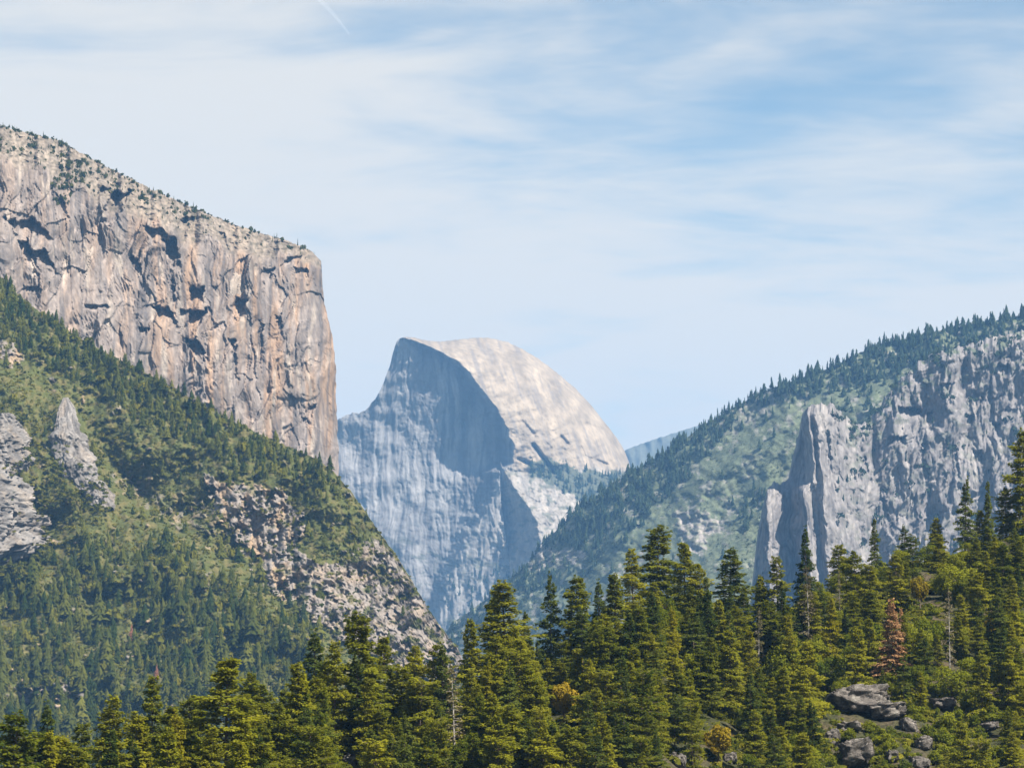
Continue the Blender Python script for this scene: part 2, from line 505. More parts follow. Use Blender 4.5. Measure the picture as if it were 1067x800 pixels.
Y = ridge_Y(U, V, rdgT(U))
veg = fbm(U / 26, V / 16, 4, 191)
rk = sst(.2, .65, fbm(U / 22, V / 15, 4, 193) + .2 * fbm(U / 5, V / 4, 3, 195))
pale = inpoly(U, V, [(548, 575), (560, 568), (590, 572), (612, 574), (604, 585), (575, 592), (545, 592)], 4, 9, 92)
pale2 = inpoly(U, V, [(702, 535), (720, 530), (745, 538), (757, 548), (740, 560), (728, 578), (712, 565)], 6, 9, 94)
pale3 = inpoly(U, V, [(748, 420), (790, 400), (822, 408), (800, 432), (762, 452), (742, 440)], 8, 12, 96) * .55
pale4 = inpoly(U, V, [(470, 640), (520, 612), (545, 618), (520, 660), (480, 690)], 8, 12, 98) * .5
pale5 = inpoly(U, V, [(1010, 350), (1067, 340), (1130, 330), (1130, 480), (1060, 470), (1030, 400)], 8, 12, 99) * .6
rk = np.clip(np.maximum.reduce([rk * .55, pale, pale2, pale3, pale4, pale5]), 0, 1)
b1, r1, tl1 = cells(U / 5, V / 5, 197)
gul = inpoly(U, V, [(596, 520), (660, 498), (720, 470), (780, 440), (700, 560), (640, 600), (560, 640), (520, 640)], 10, 22, 100)
grain = sst(.15, .6, fbm(U / 7, V / 5, 3, 199) + .35 * rk)
C = lerp(np.array([.125, .14, .078]), np.array([.092, .108, .060]), sst(-.4, .5, veg)[..., None])
C = lerp(C, np.array([.27, .24, .21]), (np.clip(rk * (.35 + .9 * grain), 0, 1))[..., None])
specks = sst(.6, .68, r1) * (b1 > .22) * sst(.0, .5, fbm(U / 30, V / 24, 3, 201)) * .7
C = lerp(C, np.array([.30, .27, .23]), specks[..., None])
Y = Y - rk * 10 * fbm(U / 8 + .4 * noise(U / 5, V / 5, 7), V / 9, 4, 204) + 8 * fbm((U - .3 * V) / 16, (V + .3 * U) / 13, 4, 203)
RDG = (U, V, Y, rk)
o = relief('forested_ridge_mountain', U, V, Y, C, M_RIDGE, 1500, 500)
tag(o, 'long hazy green ridge falling towards the dome with conifers along its crest', 'ridge', kind='structure')

# ---- granite wall and spires under the ridge ------------------------------
walT = curve([(781, 660), (783, 625), (786, 590), (790, 555), (795, 525), (800, 508), (806, 503), (815, 503), (822, 498), (826, 478), (831, 455), (836, 434), (841, 424), (848, 420.5), (856, 421), (864, 420), (871, 424), (880, 432), (889, 440),
              (896, 443), (903, 439), (910, 431), (917, 424), (924, 411), (935, 399), (946, 388), (958, 377), (972, 368), (988, 364), (1005, 360), (1030, 352), (1067, 345), (1130, 335)])
nc, nr = 460, 330
U = np.concatenate([np.linspace(781, 860, 150), np.linspace(860.5, 1130, 310)])[None] + np.zeros((nr, 1))
T0 = walT(U[0])[None] + np.interp(U[:1], [781, 800, 845, 880, 940, 1060], [2, 3, 3.5, 4.5, 3, 3]) * fbm(U[:1] / 6, U[:1] * 0, 4, 19) + .1
V = T0 + np.linspace(0, 1, nr)[:, None] * (700 - T0)
PXW = 2.25
wu = U - .06 * (V - 500) + 3.6 * fbm(U / 20, V / 38, 4, 221)
wv = V + 9 * fbm(U / 30, V / 40, 3, 225)
kn_u = [770, 797, 818, 822, 838.5, 848, 851, 856.5, 900, 912, 960, 1000, 1012, 1060, 1140]
kn_y = [0, -44, -14, -12, -56, -42, -42, -54, -4, 26, 22, 14, 30, 26, 40]
kn_y2 = [70, 52, 30, 20, -4, -50, -40, -48, -2, 26, 22, 14, 30, 26, 40]
lowr = sst(488, 515, V)
prof = lerp(np.interp(wu, kn_u, kn_y2), np.interp(wu, kn_u, kn_y), lowr)
Y = 6060 + .1 * (U - 780) + prof * PXW * 1.25 - (V - 420) * PXW * .24
Y = Y + np.maximum(0, (T0 + 10) - V) * 6
big = sst(880, 930, U)
Y = Y - 26 * ridged((wu + .25 * V) / 60, wv / 120, 2, 231) * big - 3.5 * ridged((wu + .12 * V) / 11, wv / 70, 3, 233) - 15 * big * ridged((wu + .75 * wv) / 48, (wv - .5 * wu) / 150, 3, 235) + 8 * big * (cells((wu + .6 * wv) / 26, (wv - .4 * wu) / 40, 237)[1] - .5)
b1, r1, tl1 = cells(wu / 9, wv / 30, 241)
b2, r2, tl2 = cells((wu + .35 * wv) / 14, wv / 22, 247)
b3, r3, tl3 = cells(wu / 4.5, wv / 11, 249)
Y = Y + (.5 + .5 * big) * (7 * (r1 - .5) + 7 * tl1) + big * (6 * (r2 - .5) + 9 * tl2) + 3.5 * (r3 - .5) + 3.5 * tl3 + 5 * fbm((wu + .2 * wv) / 5, wv / 14, 4, 243) + big * 10 * fbm((wu + .5 * wv) / 26, wv / 60, 3, 244)
for (cx, cy, w, h, dd, lean) in [(947, 425, 26, 12, 26, .4), (968, 432, 7, 20, 22, .1), (935, 455, 20, 9, 16, -.6), (1010, 432, 12, 9, 16, -.2), (1038, 440, 9, 16, 18, .2), (1018, 470, 9, 14, 14, .2), (985, 400, 10, 12, 14, -.3),
                                 (1045, 380, 14, 12, 16, .3), (870, 432, 8, 10, 18, .2), (862, 452, 4, 40, 14, .12), (900, 480, 5, 30, 14, .3), (920, 520, 5, 40, 12, .25), (960, 470, 5, 40, 12, .2), (996, 470, 4, 50, 12, .1)]:
    q = (V - cy) / h
    p = (U - cx - lean * (V - cy) + 2 * fbm(U / 5, V / 7, 2, int(cx))) / w
    q = q + .2 * fbm(U / 6, V / 6, 2, int(cy)) + .3 * np.abs(p)
    Y = Y + 1.5 * dd * sst(-.04, .06, q) * (1 - sst(.4, .5, np.abs(p))) * np.clip(1.15 - q, 0, 1)
st = fbm(wu / 5, wv / 70, 4, 251)
C = np.zeros(U.shape + (3,)) + np.array([.25, .225, .21])
C = lerp(C, np.array([.10, .095, .095]), (sst(.1, .9, st) * .65)[..., None])
C = lerp(C, np.array([.38, .34, .30]), (sst(.1, .7, fbm(wu / 14, wv / 40, 4, 255)) * .55)[..., None])
C = C * np.clip(1 + .3 * (r3 - .5), .6, 1.3)[..., None]
C = C * .7 * np.clip(1 + .3 * fbm(wu / 2.6, wv / 12, 3, 259), .6, 1.4)[..., None]
grn = sst(.15, .45, fbm((U + .4 * V) / 13, (V - .3 * U) / 8, 4, 257)) * (.7 * sst(60, 0, V - T0) + .4) * sst(860, 900, U)
C = lerp(C, np.array([.075, .09, .05]), (grn * .8)[..., None])
WAL = (U, V, Y)
o = relief('granite_spire_mountain', U, V, Y, C, M_WALL, 420, 60, 0)
tag(o, 'bluish grey granite wall with twin spires and shaded flanks below the ridge', 'cliff', kind='structure')

# ---- the near hillside under the cliff ------------------------------------
hilT = curve([(-70, 235), (-40, 258), (0, 288), (30, 317), (60, 338), (100, 362), (150, 388), (200, 415), (250, 443), (300, 465), (330, 478), (350, 494), (370, 517), (390, 547), (410, 574), (430, 606), (450, 640), (465, 660), (475, 672), (500, 720), (520, 770)])
nc, nr = 520, 480
U = np.linspace(-70, 520, nc)[None] + np.zeros((nr, 1))
T0 = hilT(U[0])[None] + 1.8 * fbm(U[:1] / 8, U[:1] * 0, 4, 29)
V = T0 + np.linspace(0, 1, nr)[:, None] * (860 - T0)
subr = curve([(-70, 330), (0, 372), (60, 400), (100, 470), (150, 525), (200, 562), (260, 600), (320, 645), (340, 670), (520, 800)])
PA = [(215, 495), (250, 505), (300, 515), (315, 548), (306, 575), (312, 600), (298, 622), (276, 608), (258, 575), (238, 545), (222, 528)]
PB = [(308, 570), (335, 590), (372, 580), (388, 560), (408, 578), (425, 600), (445, 628), (480, 672), (500, 700), (420, 705), (380, 672), (335, 652), (300, 622)]
PC = [(112, 490), (150, 500), (172, 515), (215, 520), (240, 560), (205, 550), (170, 540), (128, 510)]
PD = [(-70, 425), (0, 432), (22, 448), (30, 480), (44, 520), (42, 570), (0, 575), (-70, 560)]
PE = [(18, 712), (40, 705), (75, 705), (88, 722), (60, 735), (20, 735)]
PF = [(-10, 358), (16, 360), (22, 375), (10, 385)]


def hill_masks(u, v):
    a = np.maximum.reduce([inpoly(u, v, PA, 9, 12), inpoly(u, v, PB, 9, 12, 93), .6 * inpoly(u, v, PC, 12, 12, 97) * sst(-.2, .3, fbm(u / 9, v / 7, 3, 301)),
                           .0 * inpoly(u, v, PD, 5, 12), inpoly(u, v, PE, 7, 9) * sst(-.3, .2, fbm(u / 8, v / 5, 3, 303)), inpoly(u, v, PF, 5, 6)])
    a = np.maximum(a, sst(.72, .9, fbm(u / 16, v / 10, 4, 305)) * .8)
    greens = sst(.15, .4, fbm(u / 17, v / 12, 4, 307) - .25 * inpoly(u, v, PA, 9, 12)) * (1 - .4 * inpoly(u, v, PA, 9, 12))
    return a, a * (1 - .85 * greens)


def hill_Y(u, v, T):
    y = 3500 - 1.15 * u - (v - T) * 1.2 * 1.05
    y = y - 70 * sst(-12, 34, v - subr(u))                              # the nearer spur stands out of the slope
    y = y - 30 * ridged((u + .5 * v) / 90, (v - .4 * u) / 130, 2, 311)
    return y


rk0, rk = hill_masks(U, V)
Y = hill_Y(U, V, T0)
b1, r1, tl1 = cells((U + .8 * V + 5 * fbm(U / 9, V / 9, 3, 313)) / 17, (V - .5 * U + 4 * fbm(U / 8, V / 8, 3, 314)) / 9, 321)
b2, r2, tl2 = cells(U / 4.2, (V + 3 * fbm(U / 7, V / 7, 2, 315)) / 3.6, 327)
Y = Y - rk0 * 14 + rk0 * (7 * (r1 - .5) + 10 * tl1 + 3 * (r2 - .5) + 4 * tl2 + 9 * ridged((U + .4 * V) / 16, (V - .5 * U) / 34, 3, 317)) + (1 - rk0) * 5 * fbm(U / 9, V / 8, 3, 323)
tan = sst(-.2, .5, fbm(U / 15, V / 19, 3, 331)) * np.interp(U, [230, 300, 340], [.9, .8, .35])
Cr = lerp(np.array([.25, .22, .20]), np.array([.37, .265, .165]), tan[..., None])
Cr = lerp(Cr, np.array([.09, .08, .075]), (sst(.1, .8, fbm(U / 6, V / 6, 3, 333)) * .35)[..., None])
Cr = lerp(Cr, np.array([.36, .33, .30]), (sst(.55, .75, r2) * .2)[..., None])
Cg = lerp(np.array([.066, .072, .018]), np.array([.105, .09, .03]), sst(-.3, .6, fbm(U / 10, V / 8, 3, 335))[..., None])
Cr = Cr * np.array([.78, .76, .72])
C = lerp(Cg, Cr, rk[..., None])
HIL = (U, V, Y)
o = relief('wooded_hill', U, V, Y, C, M_HILL, 700, 200)
tag(o, 'steep green hillside of shrubs, conifers and bare rock under the great cliff', 'hillside', kind='structure')

# ---- the foreground hill that carries the wood -----------------------------
topF = curve([(-90, 748), (-50, 746), (22, 740), (57, 738), (90, 752), (120, 730), (140, 745), (163, 712), (200, 722), (245, 692), (290, 702), (330, 668), (375, 652), (430, 672), (465, 676), (490, 655), (525, 618), (555, 632), (573, 632), (605, 612),
              (640, 604), (685, 562), (715, 580), (757, 590), (790, 606), (838, 585), (875, 570), (910, 556), (945, 552), (1003, 545), (1040, 530), (1067, 518), (1150, 495)])
YcF = curve([(-90, 500), (0, 510), (250, 545), (400, 620), (600, 720), (750, 790), (900, 850), (1150, 880)])


def fore_z(u, Y):
    """ground height of the wood's hill along bearing u at distance Y"""
    yc = YcF(u)
    rc = topF(u) + np.interp(u, [560, 860, 1000], [22, 13, 11]) * F / yc
    zc = (HOR - rc) / F * yc
    yn = .70 * yc
    zn = (HOR - (1000 - 130 * np.clip((u - 200) / 700, 0, 1))) / F * yn
    k = np.clip((Y - yn) / (yc - yn), -2.5, 1)
    z = np.where(k > 0, lerp(zn, zc, np.clip(k, 0, 1) ** .9), zn + k * 45)
    z = z - np.maximum(Y - yc, 0) * .35
    return CZ + z


uu = np.linspace(-400, 1500, 240)
yy = np.concatenate([np.linspace(40, 330, 20), np.linspace(340, 1000, 130), np.linspace(1010, 1500, 20)])
Uf, Yf2 = np.meshgrid(uu, yy)
Zf = fore_z(np.clip(Uf, -90, 1150), Yf2) + 2.2 * fbm(Uf / 60, Yf2 / 18, 4, 341)
Xf = (Uf - CX) / F * Yf2 * 1.006
cf = lerp(np.array([.045, .047, .018]), np.array([.10, .075, .045]), sst(-.2, .7, fbm(Uf / 30, Yf2 / 9, 4, 343))[..., None])
me = mesh_np('foreground_hill', np.stack([Xf, Yf2, Zf], -1).reshape(-1, 3), grid_faces(*Xf.shape)[:, ::-1], M_FORE, {"col": cf.reshape(-1, 3)}, True)
tag(link('foreground_hill', me), 'brushy nearby hill rising beneath the dense mixed wood', 'hill', kind='structure')

# ---- valley floor out to the horizon ---------------------------------------
g = np.array([[-14000, -2500, 0], [14000, -2500, 0], [14000, 24000, 0], [-14000, 24000, 0]], float)
me = mesh_np('valley_ground', g, np.array([[0, 1, 2, 3]]), M_FAR, {"col": np.zeros((4, 3)) + np.array([.06, .075, .035])})
tag(link('valley_ground', me), 'flat forested valley floor hidden between the mountains', 'ground', kind='structure')

# =================================================================== VEGETATION
def mid_conifer(seed, tiers=8, k=9, H=1., R=.22):
    r = np.random.default_rng(seed)
    vs, fs = [], []
    for i in range(tiers):
        f = i / tiers
        z0 = H * (.06 + .86 * f)
        rad = R * (1 - f) ** .8 * r.uniform(.8, 1.15) + .012
        hh = H * (1.9 / tiers) * r.uniform(.8, 1.2)
        b = len(vs)
        ox, oy = r.normal(0, .012, 2)
        vs.append((ox, oy, min(z0 + hh, H)))
        a0 = r.uniform(0, 6.28)
        for j in range(2 * k):
            a = a0 + j * math.pi / k
            rr = rad * (r.uniform(.75, 1.25) if j % 2 else r.uniform(.35, .65))
            vs.append((ox + rr * math.cos(a), oy + rr * math.sin(a), z0 - (.05 * r.uniform(.3, 1.3) if j % 2 else -.02)))
        for j in range(2 * k):
            fs.append((b, b + 1 + j, b + 1 + (j + 1) % (2 * k)))
    # bole
    b = len(vs)
    for a in (0, 2.1, 4.2):
        vs.append((.015 * math.cos(a), .015 * math.sin(a), -.03))
    vs.append((0, 0, .5))
    fs += [(b, b + 1, b + 3), (b + 1, b + 2, b + 3), (b + 2, b, b + 3)]
    return np.array(vs), np.array(fs)


def mid_shrub(seed, n=40):
    r = np.random.default_rng(seed)
    vs, fs = [], []
    lob = [(r.normal(0, .35), r.normal(0, .35), r.uniform(.5, .9)) for _ in range(4)]
    for i in range(n):
        c = lob[r.integers(4)]
        d = r.normal(0, 1, 3)
        d /= np.linalg.norm(d)
        d[2] = abs(d[2])
        p = np.array([c[0], c[1], 0]) + d * c[2] * .62 * r.uniform(.8, 1.1)
        e1 = np.cross(d, r.normal(0, 1, 3))
        e1 /= np.linalg.norm(e1) + 1e-6
        e2 = np.cross(d, e1) + d * r.normal(0, .4)
        s_ = r.uniform(.2, .36)
        b = len(vs)
        vs += [p + e1 * s_, p - .5 * e1 * s_ + e2 * s_, p - .5 * e1 * s_ - e2 * s_]
        fs.append((b, b + 1, b + 2))
    return np.array(vs), np.array(fs)


def scatter_mesh(name, protos, pos, sc, wid, tone, mat):
    """many plants grown into one mass of vegetation"""
    V_, F_, T_ = [], [], []
    base = 0
    k = np.arange(len(pos)) % len(protos)
    ang = rng.uniform(0, 6.28, len(pos))
    for j, (pv, pf) in enumerate(protos):
        m = k == j
        if not m.any():
            continue
        c, s_ = np.cos(ang[m])[:, None], np.sin(ang[m])[:, None]
        x = (pv[None, :, 0] * c - pv[None, :, 1] * s_) * wid[m][:, None]
        y = (pv[None, :, 0] * s_ + pv[None, :, 1] * c) * wid[m][:, None]
        z = pv[None, :, 2] * sc[m][:, None] + 0 * x
        X = np.stack([x, y, z], -1) + pos[m][:, None, :]
        n = m.sum()
        V_.append(X.reshape(-1, 3))
        F_.append((pf[None] + (np.arange(n) * len(pv))[:, None, None] + base).reshape(-1, 3))
        T_.append((tone[m][:, None] + rng.normal(0, .10, (n, len(pv)))).ravel())
        base += n * len(pv)
    return mesh_np(name, np.concatenate(V_), np.concatenate(F_), mat, {"tone": np.clip(np.concatenate(T_), 0, 1)})


def sample(sheet, dens, n, jit=1.):
    """n random standing places on a slope, thinned by a density"""
    U, V, Y = sheet[:3]
    nr, nc = U.shape
    out = [[], [], []]
    cnt = 0
    while cnt < n:
        i = rng.integers(0, nr, 4 * n)
        j = rng.integers(0, nc, 4 * n)
        # even out the stretching of the survey grid
        keep = rng.random(4 * n) < dens[i, j] * np.clip((V[-1, j] - V[0, j]) / np.max(V[-1] - V[0]), .05, 1)
        i, j = i[keep], j[keep]
        out[0].append(U[i, j]); out[1].append(V[i, j]); out[2].append(Y[i, j])
        cnt += len(i)
        if len(i) == 0:
            break
    u, v, y = [np.concatenate(a)[:n] for a in out]
    return u, v, y


CONS = [mid_conifer(100 + i, 9, 7) for i in range(6)]
CONF = [mid_conifer(140 + i, 6, 5, R=.15 + .02 * i) for i in range(5)]
SHRS = [mid_shrub(200 + i) for i in range(6)]
SHRF = [mid_shrub(230 + i, 26) for i in range(4)]

# ---- hillside: conifers and shrubs -----------------------------------------
U, V, Y = HIL
rk0, rk = hill_masks(U, V)
below = V - hilT(U)
upper = inpoly(U, V, [(-90, 200), (0, 270), (330, 460), (352, 494), (362, 520), (335, 525), (300, 505), (245, 488), (200, 462), (150, 445), (100, 415), (50, 385), (0, 352), (-90, 300)], 10, 22, 401)
lowc = inpoly(U, V, [(-90, 560), (45, 575), (110, 560), (190, 590), (255, 610), (320, 650), (345, 680), (360, 900), (-90, 900)], 14, 25, 403)
mids = inpoly(U, V, [(160, 560), (195, 555), (205, 590), (165, 590)], 4, 9, 405)
clump = sst(-.35, .35, fbm(U / 20, V / 15, 4, 407))
den = np.clip(upper * (.45 + .6 * clump) + lowc * (.15 + .85 * clump) * .62 + .5 * mids + .035 * (1 - upper) * (1 - lowc), 0, 1) * (1 - .93 * rk)
u, v, y = sample(HIL, den, 4600)
inb = np.interp(u, [0, 350], [0, 1])
h = (6 + 10 * rng.random(len(u)) ** 1.4) * np.interp(v, [520, 620], [1.08, 1.45]) * (1 + .5 * (rng.random(len(u)) < .2)) * (1 - .35 * np.interp(u, [260, 400], [0, 1]))
pos = P(u, v, y)
pos[:, 2] -= .8
tone = np.clip(.35 + .35 * fbm(u / 25, v / 20, 3, 411) + rng.normal(0, .22, len(u)), 0, 1)
rnd_ = rng.random(len(u)) < np.where(upper[0, 0] > 2, 0, .28)
tag(link('hillside_broadleaf_forest', scatter_mesh('hillside_broadleaf_forest', [mid_shrub(280 + i, 70) for i in range(5)], pos[rnd_], h[rnd_] * .62, h[rnd_] * .34, np.clip(tone[rnd_] + .1, 0, 1), M_SHR)),
    'round broadleaf trees mixed among the hillside conifers', 'forest', kind='stuff')
pos, h, tone = pos[~rnd_], h[~rnd_], tone[~rnd_]
tag(link('hillside_forest', scatter_mesh('hillside_forest', CONS, pos, h, h * rng.uniform(.9, 1.7, len(h)), tone, M_MID)),
    'dark conifers crowding the steep hillside under the great cliff', 'forest', kind='stuff')
den = np.clip((1 - rk) ** 1.5 * (1 - .55 * upper) * (.55 + .5 * sst(-.4, .3, fbm(U / 14, V / 10, 4, 413))) + .26 * rk, 0, 1)
u, v, y = sample(HIL, den, 20000)
w = rng.uniform(1.3, 3.4, len(u)) * (1 + .5 * (rng.random(len(u)) < .15))
pos = P(u, v, y)
pos[:, 2] -= .3
yg = np.interp(v - subr(u), [-20, 40], [.33, .66])
tone = np.clip(yg + .45 * fbm(u / 22, v / 16, 3, 415) + rng.normal(0, .2, len(u)) - .25 * np.interp(v, [600, 700], [0, 1]), 0, 1)
tag(link('hillside_shrubbery', scatter_mesh('hillside_shrubbery', SHRS, pos, w * rng.uniform(.8, 1.5, len(w)), w, tone, M_SHR)),
    'yellow green shrubs blanketing the hillside below the conifers', 'shrubs', kind='stuff')

# ---- on the great cliff's summit -------------------------------------------
U, V, Y = CAP
hb = V - capT(U)
bw = np.interp(U, [-70, 0, 100, 200, 300, 332], [40, 36, 40, 30, 14, 5])
den = sst(1.05, .5, hb / bw) * np.interp(U, [0, 60, 130, 200, 330], [1, 1, .9, .5, .28]) * (.06 + .94 * sst(-.1, .45, fbm(U / 14, V / 8, 3, 421)))
den = np.maximum(den, .9 * inpoly(U, V, [(58, 170), (78, 165), (95, 178), (75, 200), (66, 215), (54, 205)], 5, 9))
den = np.maximum(den, .5 * inpoly(U, V, [(110, 175), (140, 185), (138, 200), (118, 196)], 5, 9))
den[:, U[0] > 334] = 0
u, v, y = sample(CAP, den, 620)
rim = rng.uniform(-10, 328, 110)
u = np.concatenate([u, rim]); v = np.concatenate([v, capT(rim) + .8])
ii = np.clip(np.round((rim / 332 + .2) / 1.2 * 469).astype(int), 0, 469)
y = np.concatenate([y, CAP[2][1, ii]])
w = 2. + 5.5 * rng.random(len(u)) ** 2
pos = P(u, v, y)
tag(link('summit_shrubbery', scatter_mesh('summit_shrubbery', SHRS + CONS[:2], pos, w * rng.uniform(1.2, 2., len(w)), w * .75, rng.uniform(0, .55, len(w)), M_MID)),
    'scattered dark bushes and stunted trees on the great cliff summit', 'shrubs', kind='stuff')

# ---- ridge opposite ----------------------------------------------------------
U, V, Y, rkr = RDG
hb = V - rdgT(U)
bwid = np.interp(U, [440, 500, 560, 600, 640, 690, 740, 800, 860, 920, 980, 1130], [20, 34, 46, 66, 72, 60, 34, 20, 26, 42, 40, 36])
patch = sst(-.25, .35, fbm(U / 22, V / 14, 4, 431))
den = sst(1.15, .55, hb / bwid) * (.5 + .5 * patch) * 1.3
extra = np.maximum.reduce([inpoly(U, V, [(765, 530), (790, 505), (800, 520), (770, 560)], 4, 9), inpoly(U, V, [(860, 372), (900, 380), (935, 360), (905, 440), (880, 425)], 8, 9), inpoly(U, V, [(600, 560), (625, 575), (612, 605), (590, 590)], 4, 9)])
extra = np.maximum(extra, .35 * inpoly(U, V, [(460, 660), (520, 612), (600, 600), (640, 620), (520, 700)], 8, 12) * patch)
den = np.maximum(den, .4 * extra) + .008 + .06 * sst(.15, .5, fbm(U / 18, V / 14, 3, 433)) * (U > 720)
den = np.clip(den, 0, 1) * (1 - .85 * rkr)
u, v, y = sample(RDG, den, 1900)
cu = rng.uniform(500, 1100, 900)
cu = cu[rng.random(900) < .12 + .6 * sst(-.25, .35, fbm(cu / 9, cu * 0, 3, 437))]
u = np.concatenate([u, cu]); v = np.concatenate([v, rdgT(cu) + rng.uniform(.5, 9, len(cu))])
jj = np.clip(((cu - 440) / 690 * 559).round().astype(int), 0, 559)
y = np.concatenate([y, RDG[2][2, jj]])
h = (11 + 26 * rng.random(len(u)) ** 1.6) * np.interp(u, [480, 560, 1067], [.8, 1, 1.05])
pos = P(u, v, y)
pos[:, 2] -= 1
tag(link('ridge_forest', scatter_mesh('ridge_forest', CONF, pos, h, h * rng.uniform(.8, 1.8, len(h)), rng.uniform(0, .8, len(h)), M_RDG)),
    'hazy dark conifers along the crest and flanks of the green ridge', 'forest', kind='stuff')
den = np.clip((1 - rkr) * (.3 + .7 * sst(-.3, .4, fbm(U / 16, V / 10, 4, 435))), 0, 1)
u, v, y = sample(RDG, den, 5200)
w = rng.uniform(2.5, 6, len(u))
pos = P(u, v, y)
tag(link('ridge_shrubbery', scatter_mesh('ridge_shrubbery', SHRF, pos, w, w, np.clip(.5 + rng.normal(0, .25, len(w)), 0, 1), M_SCR)),
    'pale green scrub covering the flank of the hazy ridge', 'shrubs', kind='stuff')

# ---- trees on the dome's ledges and the wall's head --------------------------
U, V, Y = DOM
den = sst(.3, .7, inpoly(U, V, [(545, 482), (575, 480), (600, 488), (630, 494), (665, 490), (668, 530), (640, 545), (600, 520), (575, 505), (553, 498)], 4, 8) * (.4 + .6 * sst(-.2, .4, fbm(U / 9, V / 6, 3, 441))))
den = np.maximum(den, .5 * inpoly(U, V, [(470, 600), (540, 590), (540, 660), (460, 660)], 6, 9) * sst(-.1, .4, fbm(U / 9, V / 6, 3, 443)))
u, v, y = sample(DOM, den, 300)
h = rng.uniform(22, 40, len(u))
tag(link('ledge_forest', scatter_mesh('ledge_forest', CONF, P(u, v, y), h, h, rng.uniform(0, .8, len(h)), M_RDG)), 'tiny far trees on the ledges at the foot of the dome', 'forest', kind='stuff')
U, V, Y = WAL
den = (sst(26, 6, V - walT(U)) * .5 + .05) * (U > 866) * (.3 + .7 * sst(-.2, .3, fbm(U / 10, V / 8, 3, 445)))
u, v, y = sample(WAL, den, 420)
h = rng.uniform(8, 20, len(u))
tag(link('wall_shrubbery', scatter_mesh('wall_shrubbery', CONF + SHRF[:2], P(u, v, y), h, h * .9, rng.uniform(0, .8, len(h)), M_RDG)), 'bushes and small trees clinging to the granite wall', 'shrubs', kind='stuff')


# ---- rock outcrops standing on the hillside ---------------------------------
def outcrop(name, left, right, y0, y1, Yc, seed, label, cat):
    """a free standing crag: a closed ring of columns between two surveyed flanks"""
    nr, na = 120, 120
    v = np.linspace(0, 1, nr)[:, None]
    vv = y0 + v * (y1 - y0)
    xl, xr = np.interp(vv, *zip(*left)), np.interp(vv, *zip(*right))
    a = np.linspace(0, 2 * np.pi, na, endpoint=False)[None]
    px = 1.08
    uc, hw = (xl + xr) / 2, (xr - xl) / 2
    ca = np.cos(a) + 0 * vv
    sa = np.sin(a) + 0 * vv
    H_ = hw.mean()
    n1 = fbm(ca * H_ / 9 + seed, vv / 24 + sa * H_ / 14, 4, seed)
    b, r, tl = cells((ca * H_ + 3 * n1 + .3 * vv) / 8., (vv - .6 * ca * H_) / 26 + sa * .8, seed + 5)
    b2, r2, tl2 = cells((ca * H_ + sa * 7) / 4.5 + n1, vv / 16 + n1, seed + 9)
    rg = ridged(ca * H_ / 7 + .05 * vv, vv / 15 + sa, 3, seed + 2)
    k = 1 + .22 * n1 + .45 * (r - .5) + .3 * tl + .2 * (r2 - .5) + .16 * tl2 + .2 * rg + .16 * fbm(ca * H_ / 2.5 + sa * 3, vv / 5, 3, seed + 8)
    t_ = (vv - y0) / (y1 - y0)
    hw = hw * (1 + .13 * fbm(vv / 16, vv * 0, 4, seed + 1) + .16 * fbm(vv / 14 + 0 * a, np.sign(ca) * 7., 3, seed + 4)) + 0 * a
    Yrow = np.array([min(hill_depth(q_, y_) for q_ in np.linspace(l_, r_, 7)) for y_, l_, r_ in zip(vv[:, 0], np.ravel(xl), np.ravel(xr))])
    Yrow = np.convolve(np.pad(Yrow, 12, 'edge'), np.ones(25) / 25, 'valid')[:, None] + lerp(-9, 8, (vv - y0) / (y1 - y0))
    X = P(uc + hw * ca * (.55 + .45 * k), vv + 2.5 * n1 * t_.clip(0, .2) * 5, Yrow - hw * px * .55 * sa * k)
    C = np.zeros(X.shape) + np.array([.16, .145, .13])
    C = C * np.clip(1 + .6 * (r - .5) + .4 * (r2 - .5), .5, 1.4)[..., None]
    C = lerp(C, np.array([.25, .20, .15]), (sst(.1, .7, n1) * .5)[..., None])
    C = lerp(C, np.array([.12, .11, .10]), (np.exp(-b * 14) * .5)[..., None])
    i = np.arange(nr * na).reshape(nr, na)
    j = np.roll(i, -1, 1)
    Fq = np.stack([i[:-1].ravel(), i[1:].ravel(), j[1:].ravel(), j[:-1].ravel()], 1)
    me = mesh_np(name, X.reshape(-1, 3), Fq, M_HILL, {"col": C.reshape(-1, 3)}, True)
    return tag(link(name, me), label, cat)


def hill_depth(u, v):
    U, V, Y = HIL
    j = int(np.clip(round((u + 70) / 590 * 519), 0, 519))
    i = int(np.clip(np.searchsorted(V[:, j], v), 0, V.shape[0] - 1))
    return Y[i, j]


outcrop('rock_pinnacle', [(414, 66), (425, 62), (450, 56), (470, 57), (490, 63), (508, 76)], [(414, 71), (425, 76), (450, 85), (468, 95), (485, 99), (500, 102), (510, 100)], 414, 509, (hill_depth(70, 416), hill_depth(92, 516)), 501,
        'pale jagged rock pinnacle standing alone among the shrubs of the hillside', 'rock')
outcrop('rock_outcrop', [(472, -50), (500, -70), (600, -70)], [(472, 2), (490, 9), (512, 25), (530, 35), (560, 42), (575, 36), (592, 10)], 472, 592, (hill_depth(0, 474), hill_depth(0, 590)), 503,
        'broad pale grey rock buttress leaving the frame above the dark hillside wood', 'rock')
outcrop('rock_outcrop', [(430, -30), (450, -40), (500, -30)], [(430, 8), (440, 20), (460, 26), (480, 30), (500, 24)], 430, 492, (hill_depth(5, 432), hill_depth(5, 490)), 505,
        'darker grey rock knob just above the broad pale buttress', 'rock')
